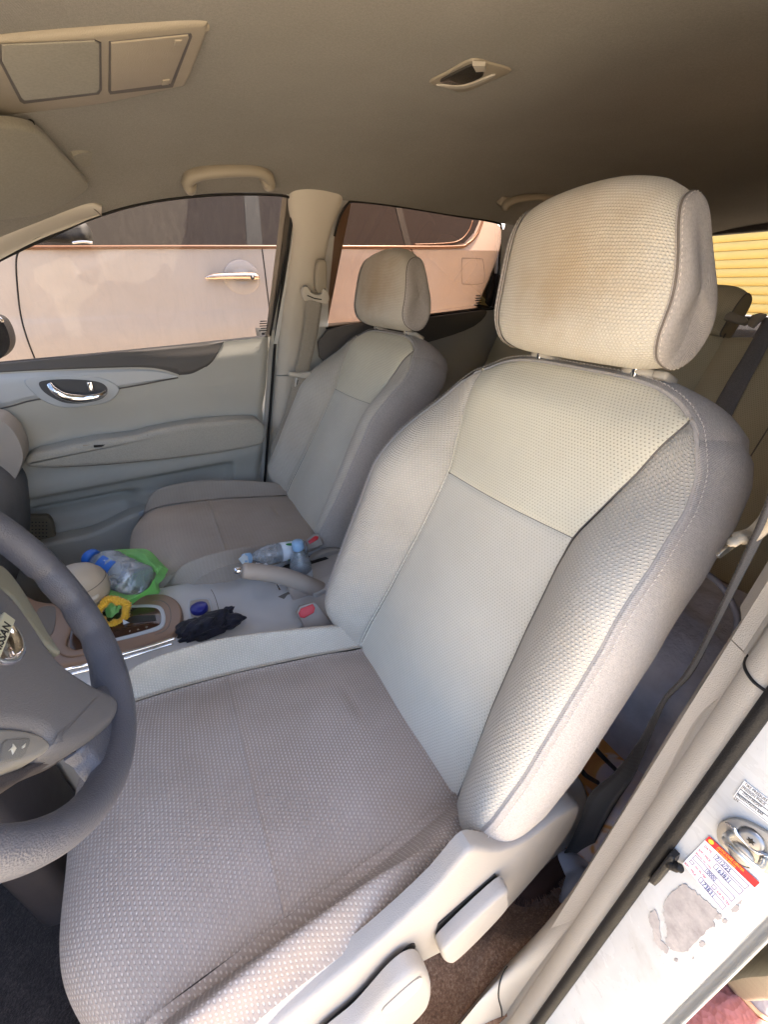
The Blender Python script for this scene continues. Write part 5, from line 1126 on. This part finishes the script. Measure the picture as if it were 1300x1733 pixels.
q = at(205, 1066, 1, .0525); text('print', 'adidas', .006, frame(q, (.2, -1, .3), (.75, 0, .45)), plain('tag_print', srgb(50, 80, 110), .6), tgx, th=.00005)
# ================================================================== BOTTLES
def pet(name, tint):
    t = NT(name); o = t.obj(); tr = t.n('ShaderNodeBsdfTransparent'); tr.inputs[0].default_value = tint; gl = t.n('ShaderNodeBsdfGlossy'); gl.inputs['Roughness'].default_value = .06
    nb = t.bump(t.noise(70, 3, o), .004); t.l(nb, gl.inputs['Normal']); fr = t.n('ShaderNodeFresnel'); fr.inputs['IOR'].default_value = 1.7; t.l(nb, fr.inputs['Normal'])
    mx = t.n('ShaderNodeMixShader'); t.l(t.math('ADD', t.math('MULTIPLY', fr.outputs[0], 1.3), .05), mx.inputs[0]); t.l(tr.outputs[0], mx.inputs[1]); t.l(gl.outputs[0], mx.inputs[2]); df = t.n('ShaderNodeBsdfDiffuse'); df.inputs[0].default_value = (.8, .88, .95, 1); m3 = t.n('ShaderNodeMixShader'); m3.inputs[0].default_value = .22; t.l(mx.outputs[0], m3.inputs[1]); t.l(df.outputs[0], m3.inputs[2]); t.l(m3.outputs[0], t.out.inputs['Surface']); return t.m
M['pet'] = pet('clear_bottle_plastic', (.97, .98, .99, 1)); M['pet2'] = pet('blue_tinted_water', (.90, .95, .99, 1))
capm = plain('light_blue_cap', srgb(150, 188, 224), .45); lab = plain('white_label', srgb(220, 228, 236), .5); grn = plain('green_leaf_print', srgb(40, 130, 60), .5); blu = plain('blue_label', srgb(36, 100, 190), .4)
def bottle(label, base, axis, R, H, capc=capm, labelm=lab, lz=(.32, .56), leaf=True, full=True, cat='bottle', grp='water bottles', crush=0, arc=None):
    r = empty('water_bottle', base); tag(r, label, cat, grp); Fm = frame(base, axis); s = H/.185
    prof = [(0, .004*s), (R*.55, .002*s), (R*.85, .0), (R, .006*s)]
    for i, z in enumerate(np.linspace(.012, .108, 17)): prof.append((R*(1-.035*(i % 2)), z*s))
    prof += [(R*.97, .115*s), (R*.86, .130*s), (R*.62, .146*s), (R*.42, .156*s), (R*.36, .164*s), (R*.36, .170*s)]
    wb = (lambda i, t_: crush*math.sin(3*t_+i*.4)*math.sin(i*.5)) if crush else None
    lathe('bottle_body', prof, M['pet'], r, Fm, wob=wb)
    if full: lathe('water', [(a*.93, min(b, .128*s)) for a, b in prof[:-4]], M['pet2'], r, Fm)
    cp_ = lathe('cap', [(R*.36, .163*s), (R*.50, .164*s), (R*.52, .167*s), (R*.52, .184*s), (R*.46, .188*s), (0, .1885*s)], capc, r, Fm, wob=lambda i, t_: .02*math.sin(t_*30) if 1 < i < 4 else 0, n=60)
    z0, z1 = lz[0]*H, lz[1]*H
    if arc:
        ld = np.array(Fm.to_3x3()).T@np.array([-.25, -.6, .75]); ph_ = math.atan2(ld[1], ld[0]); arc = (ph_-.75, ph_+.45)
        lb = gridmesh('label', np.array([[tuple(Fm@Vector((R*1.02*math.cos(a), R*1.02*math.sin(a), z))) for a in np.linspace(arc[0], arc[1], 14)] for z in (z0, (z0+z1)/2, z1)]), labelm, r)
    else: lb = lathe('label', [(R*1.012, z0), (R*1.014, (z0+z1)/2), (R*1.012, z1)], labelm, r, Fm)
    if leaf:
        V, F = [], []
        for k_, (pa, pz) in enumerate(((-1.9, .5), (-1.1, .5), (-.3, .5), (.6, .5), (1.6, .5), (2.5, .5))):
            k0 = len(V)
            for a in np.linspace(0, 2*math.pi, 10, endpoint=False):
                th_ = pa+.20*math.cos(a); zz = z0+(z1-z0)*pz+.010*math.sin(a)+.004*math.cos(a); V.append(tuple(Fm@Vector((R*1.025*math.cos(th_), R*1.025*math.sin(th_), zz))))
            F.append(tuple(range(k0, k0+10)))
        mesh('leaf_print', V, F, grn, lb, smooth_=False)
        V = []
        for a in np.linspace(0, 2*math.pi, 28, endpoint=False): V += [tuple(Fm@Vector((R*1.02*math.cos(a), R*1.02*math.sin(a), z))) for z in (z0, z0+.012)]
        mesh('green_band', V, gridF(28, 2, True, False), grn, lb)
    return r
sbp = at(516, 990, 1, .10); top = at(514, 915, 1, .10)
bottle('small upright water bottle with pale blue cap standing in the cup holder', np.array([sbp[0]-.004, .10, top[2]-.165]), (0, 0, 1), .0265, .165, lz=(.12, .52))
la = at(500, 932, 1, .15)+np.array([.025, 0, .0]); lb_ = at(412, 946, 1, .14); ax = lb_-la
bottle('water bottle lying on its side across the console, pale blue cap to the left', la, ax, .0240, float(np.linalg.norm(ax))*1.0, lz=(.14, .42), full=False)
# tissue by the cap
def crumple_sheet(name, c, sx, sy, mat, seed, amp, n=46, nrm=(0, 0, 1), freq=9, parent=None, x=None):
    r = np.random.default_rng(seed); U, V_ = np.meshgrid(np.linspace(-1, 1, n), np.linspace(-1, 1, n)); Z = 0
    for k in range(9):
        a = r.uniform(0, 6.28); f = r.uniform(.4, 1)*freq; ph = r.uniform(0, 6.28); Z = Z+(1-2*np.abs(np.sin(.5*f*(U*math.cos(a)+V_*math.sin(a))+ph)))*amp/(1+k*.35)
    rr = np.sqrt(U**2+V_**2); ed = 1+.12*np.sin(np.arctan2(V_, U)*5+seed)
    Fm = np.array(frame(c, nrm, x)); P = np.stack([U*sx*ed*(1-.18*V_**2), V_*sy*ed*(1-.18*U**2), Z-rr**2*amp*1.2], 2); P = P@Fm[:3, :3].T+Fm[:3, 3]
    return gridmesh(name, P, mat, parent)
ti = crumple_sheet('tissue', at(432, 956, 1, .12), .028, .014, plain('tissue_white', srgb(236, 236, 240), .85), 4, .004); tag(ti, 'crumpled white tissue under the lying water bottle beside the handbrake', 'tissue')
tb = slab('paper_scrap', [at(a, b, 1, .13) for a, b in ((403, 946), (413, 937), (419, 942), (421, 954), (412, 957))], (0, -1, 0), .002, plain('paper_white', srgb(225, 235, 240), .7), None, bev=.0006); tag(tb, 'pointed white paper scrap by the pale blue bottle cap', 'paper')
# big bottle in a green bag
ARC = 'cam'
gb0 = at(238, 992, 1, .165); gb1 = at(160, 952, 1, .27)
bottle('large crushed clear bottle with a blue label lying in the green bag', gb0+np.array([.0, 0, .01]), gb1-gb0, .040, float(np.linalg.norm(gb1-gb0))*1.08, blu, blu, (.34, .60), False, False, crush=.07, arc=ARC)
t = NT('green_film'); o_ = t.obj(); n_ = t.noise(40, 5, o_, .6, .8); tl = t.n('ShaderNodeBsdfTranslucent'); tl.inputs[0].default_value = srgb(176, 245, 150)
t.b.inputs['Base Color'].default_value = srgb(168, 238, 146); t.b.inputs['Roughness'].default_value = .35; bmp = t.bump(n_, .006); t.l(bmp, t.b.inputs['Normal'])
mx = t.n('ShaderNodeMixShader'); mx.inputs[0].default_value = .55; t.l(t.b.outputs[0], mx.inputs[1]); t.l(tl.outputs[0], mx.inputs[2]); t.l(mx.outputs[0], t.out.inputs['Surface']); M['green'] = t.m
gbag = empty('green_plastic_bag', at(230, 985, 1, .2)); tag(gbag, 'thin bright green plastic bag crumpled around the large bottle by the gear lever', 'plastic bag')
def film(name, pts, seed, amp=.006, n=60, m=26):           # pts: two rails of (px,py,Y)
    A, B = [resample(sm([at(a, b, 1, y) for a, b, y in p], 8), n) for p in pts]; r = np.random.default_rng(seed); R = []
    U = np.linspace(0, 1, n); W_ = np.linspace(0, 1, m); ph = r.uniform(0, 6.28, 8); fr_ = r.uniform(6, 22, 8)
    for w_ in W_:
        q = A*(1-w_)+B*w_; d = sum((1-2*abs(np.sin(.5*(fr_[k]*U+(k-3)*4*w_+ph[k])))) for k in range(8))/8
        q = q+np.array([-.2, -.6, .8])*(amp*d+.012*math.sin(math.pi*w_))[:, None]; R.append(q)
    return gridmesh(name, np.array(R), M['green'], gbag)
film('bag_back', [[(168, 945, .29), (178, 934, .29), (205, 929, .29), (236, 928, .28), (254, 933, .26), (270, 950, .24), (284, 963, .21)], [(176, 955, .27), (200, 946, .27), (226, 950, .25), (244, 958, .22), (262, 968, .20), (276, 970, .20), (276, 975, .18)]], 3)
film('bag_side', [[(284, 963, .20), (277, 978, .18), (268, 990, .17), (271, 1004, .16), (258, 1005, .15)], [(262, 962, .2), (262, 978, .15), (252, 994, .13), (240, 1004, .12), (220, 1020, .11)]], 5)
film('bag_front', [[(262, 975, .15), (255, 992, .13), (240, 1004, .12), (215, 1006, .13), (190, 999, .15), (180, 996, .16)], [(268, 1004, .14), (255, 1006, .13), (236, 1012, .12), (214, 1028, .10), (196, 1022, .10), (182, 1008, .12)]], 8, .007)
film('bag_tail', [[(180, 998, .15), (190, 1003, .13), (205, 1010, .12), (216, 1024, .10)], [(180, 1044, .09), (186, 1046, .085), (194, 1040, .085), (204, 1030, .085)]], 9, .005, 40, 20)
# navy lace scarf on the console
t = NT('navy_lace'); o_ = t.obj(); M['navy'] = t.fin(t.ramp(t.noise(60, 5, o_), [(.35, srgb(8, 8, 16)), (.7, srgb(26, 25, 48))]), .7, t.bump(t.noise(160, 4, o_), .003), Sheen_Weight=.1)
sc_ = empty('navy_scarf', cz(352, 1055)); tag(sc_, 'crumpled navy blue cloth lying on the console beside the driver cushion', 'cloth')
def lump(name, c, rx, ry, rz, seed, mat=None, amp=.35, rot=0):
    bm = bmesh.new(); bmesh.ops.create_icosphere(bm, subdivisions=5, radius=1); r = np.random.default_rng(seed)
    K = r.normal(0, 3.2, (10, 3)); ph = r.uniform(0, 6.28, 10)
    for v in bm.verts:
        p = np.array(v.co); d = sum((1-2*abs(math.sin(.5*(K[i]@p*1.2)+ph[i])))/(1+i*.22) for i in range(10))/4; s = 1+amp*d
        q = p*s; c_, s2 = math.cos(rot), math.sin(rot); q = np.array([q[0]*rx, q[1]*ry, max(q[2], -.7)*rz]); v.co = (c_*q[0]-s2*q[1], s2*q[0]+c_*q[1], q[2])
    bmesh.ops.translate(bm, verts=bm.verts, vec=Vector(c)); return bm_obj(name, bm, mat or M['navy'], sc_)
lump('fold', cz(330, 1062, .012), .042, .030, .016, 3); lump('fold', cz(355, 1054, .014), .045, .030, .018, 5, rot=.4); lump('fold', cz(386, 1052, .012), .030, .020, .014, 7)
lump('fold', cz(382, 1038, .014), .026, .012, .012, 11, rot=.5); lump('lace_edge', cz(344, 1074, .006), .050, .014, .012, 13)

# ================================================================== OUTSIDE: neighbour car
NY = 1.62
nc = empty('neighbour_car', (.6, 1.9, GZ)); tag(nc, 'pearl white car parked alongside, seen through the far windows', 'car')
mz = at(300, 417, 1, NY)[2]; print('moulding z', mz)
xs4 = np.linspace(-2.6, 3.4, 90); pr = [(.12, -.22), (.07, -.10), (.045, .10), (.022, .35), (.006, .55), (-.004, .70), (-.006, .78), (.000, .84), (.006, .90), (.012, mz-.004)]
prs = sm(pr, 6); P = np.array([[(x, NY+a+.04*max(0, abs(x-.4)-2.0)**1.5, b) for a, b in prs] for x in xs4])
gridmesh('body_side', P, M['pearl'], nc)
def bodyy(z): return NY+float(np.interp(z, prs[:, 1], prs[:, 0]))
def nb(px, py, out=.0): 
    p = at(px, py, 1, NY)
    for _ in range(4): p = at(px, py, 1, bodyy(p[2])-out)
    return p
gh = lambda z: NY+.012+max(0, z-mz)*.42
def ghp(px, py, out=0): return onp(px, py, (0, NY+.012-out, mz), (0, 1, -.42))
P = np.array([[(x, gh(z)+.004, z) for z in np.linspace(mz-.004, mz+.50, 14)] for x in xs4]); gridmesh('roof_side', P, M['pearl'], nc)
gw = [(-420, 416), (0, 417), (300, 416), (600, 416), (760, 416), (786, 411), (802, 394), (812, 372), (760, 335), (600, 300), (-420, 250)]
slab('side_windows', [ghp(a, b, .001) for a, b in gw], (0, -1, .42), .003, M['carglass'], nc, bev=0)
for x0 in (445, 500, 560, 692, 640): pass
slab('window_pillar', [ghp(a, b, .005) for a, b in ((418, 416), (444, 416), (436, 320), (412, 320))], (0, -1, .42), .002, M['rubber'], nc, bev=0)
slab('window_pillar', [ghp(a, b, .005) for a, b in ((686, 416), (696, 416), (678, 345), (668, 345))], (0, -1, .42), .002, M['rubber'], nc, bev=0)
tube('window_moulding', [ghp(a, b, .004) for a, b in sm([(-300, 419), (60, 419), (300, 418), (600, 418), (765, 418), (792, 412), (808, 396), (818, 372)], 6)], .0075, M['mould'], nc, n=10)
tube('window_moulding', [ghp(a, b, .004) for a, b in sm([(700, 414), (755, 412), (778, 407), (793, 392), (800, 374)], 6)], .004, M['mould'], nc, n=8)
for L in ([(32, 422), (27, 440), (28, 475), (34, 530), (46, 575), (66, 625)], [(443, 420), (447, 450), (453, 500), (461, 565), (466, 600)], [(694, 418), (702, 435), (712, 470), (716, 520), (716, 560)]):
    tube('door_gap', [nb(a, b, -.001) for a, b in sm(L, 8)], .0035, M['rubber'], nc, n=6)
fuel = [(782, 440), (786, 437), (812, 438), (818, 442), (820, 470), (815, 480), (788, 481), (782, 476)]
q_ = sm(fuel, 4, True); tube('fuel_flap_gap', [nb(a, b, -.001) for a, b in np.vstack([q_, q_[:1]])], .0022, M['seam'], nc, n=6)
# handle with its bowl
hc_ = nb(409, 470); lathe('handle_bowl', [(.085, 0), (.078, .004), (.05, .010), (.0, .013)], M['pearl'], nc, frame(hc_+np.array([0, -.0005, 0]), (0, -1, 0))@Matrix.Diagonal((1, .9, .5, 1)), n=40)
hq = sm([nb(a, b, .022) for a, b in ((347, 470), (365, 468), (395, 467), (425, 467), (438, 470))], 6)
tube('door_handle', hq, np.interp(np.arange(len(hq)), [0, 5, 12, 20, len(hq)-1], [.006, .014, .016, .017, .010]), M['orangelit_chrome'], nc, n=14, flat=.9)
lathe('key_lock', [(0, 0), (.009, 0), (.009, .004), (0, .004)], M['black'], nc, frame(nb(427, 470, .038), (0, -1, .2)))
mr = slab('wing_mirror', [ghp(a, b, .20) for a, b in ((58, 408), (90, 388), (120, 378), (146, 380), (156, 396), (152, 410), (120, 414))], (0, -1, 0), .10, M['rubber'], nc, bev=.03, seg=5, smooth_pts=3)
tube('mirror_trim', [ghp(a, b, .31) for a, b in sm([(122, 411), (140, 409), (156, 411)], 5)], .004, M['chrome'], nc, n=10)
for xw in (-1.55, 1.35+.35):
    lathe('wheel', [(.0, 0), (.20, .0), (.24, .02), (.31, .03), (.325, .0), (.325, -.16), (.0, -.16)], M['rubber'], nc, frame((xw, NY+.03, GZ+.325), (0, -1, 0)), n=40)
gridmesh('far_side', np.array([[(x, 3.2, z) for z in (-.2, .5, 1.25)] for x in (-2.6, 3.4)]), M['pearl'], nc)
gridmesh('roof_panel', np.array([[(x, y, 1.16+.06*math.sin(math.pi*(y-1.8)/1.3)) for y in np.linspace(1.80, 3.1, 10)] for x in np.linspace(-1.2, 2.4, 12)]), M['pearl'], nc)
# ================================================================== yellow shuttered building behind
yw = empty('shutter_wall', (5.2, -1, GZ)); tag(yw, 'yellow building front of horizontal shutter slats seen through the rear window', 'building')
ym = plastic('yellow_shutter_paint', srgb(238, 206, 122), .55, grain=40, h=.001, dirt=.1, big=1.2)
XW = 5.2; z = GZ+.02; base_me = None; sl = .078
for i in range(42):
    z0 = GZ+.02+i*sl
    if base_me is None:
        yv = [-6.5, 7.5]; prf = [(.004, 0), (-.010, .004), (-.012, .035), (-.010, .074), (.004, .0765)]
        V = [(a, y, b) for y in yv for a, b in prf]; o = mesh('slat', np.array(V)+np.array([XW, 0, z0]), gridF(2, 5), ym, yw); base_me = o; bz0 = z0
    else:
        o = base_me.copy(); COL.objects.link(o); o.parent = yw; o.location.z = base_me.location.z+(z0-bz0); ORG[o.name] = ORG['shutter_wall']
box('backing', (XW+.06, .5, 1.4), (.08, 14.2, 3.6), M['seam'], yw, bev=0)
# paving stone at the lower right
def gpt(px, py, h=0): return at(px, py, 2, GZ+h)
psx = slab('paving_stone', [gpt(a, b) for a, b in ((1236, 1655), (1248, 1672), (1262, 1688), (1275, 1703), (1290, 1717), (1310, 1724), (1330, 1690), (1330, 1620), (1250, 1600), (1225, 1610))], (0, 0, 1), .012, plastic('grey_paving_stone', srgb(160, 146, 142), .85, grain=60, h=.004, dirt=.35, big=14), None, bev=.004, smooth_pts=3)
tag(psx, 'grey irregular paving stone beside the red ground, lower right corner', 'paving stone')
psr = slab('paving_stone', [gpt(a, b) for a, b in ((1040, 1850), (1100, 1760), (1150, 1700), (1200, 1640), (1226, 1640), (1238, 1668), (1252, 1690), (1266, 1706), (1282, 1724), (1300, 1745), (1260, 1850))], (0, 0, 1), .010, plastic('red_paving_stone', srgb(168, 104, 98), .85, grain=90, h=.004, dirt=.3, big=30), None, bev=.004, smooth_pts=3)
tag(psr, 'red rough paving stone below the white sill, lower right corner', 'paving stone')
psy = slab('mortar_edge', [gpt(a, b) for a, b in ((1226, 1652), (1240, 1672), (1254, 1690), (1268, 1706), (1284, 1722), (1310, 1735), (1340, 1735), (1340, 1600), (1215, 1600))], (0, 0, 1), .006, plastic('tan_mortar', srgb(214, 168, 128), .9, grain=80, h=.003, dirt=.3, big=12), None, bev=.002, smooth_pts=3)
tag(psy, kind='structure')
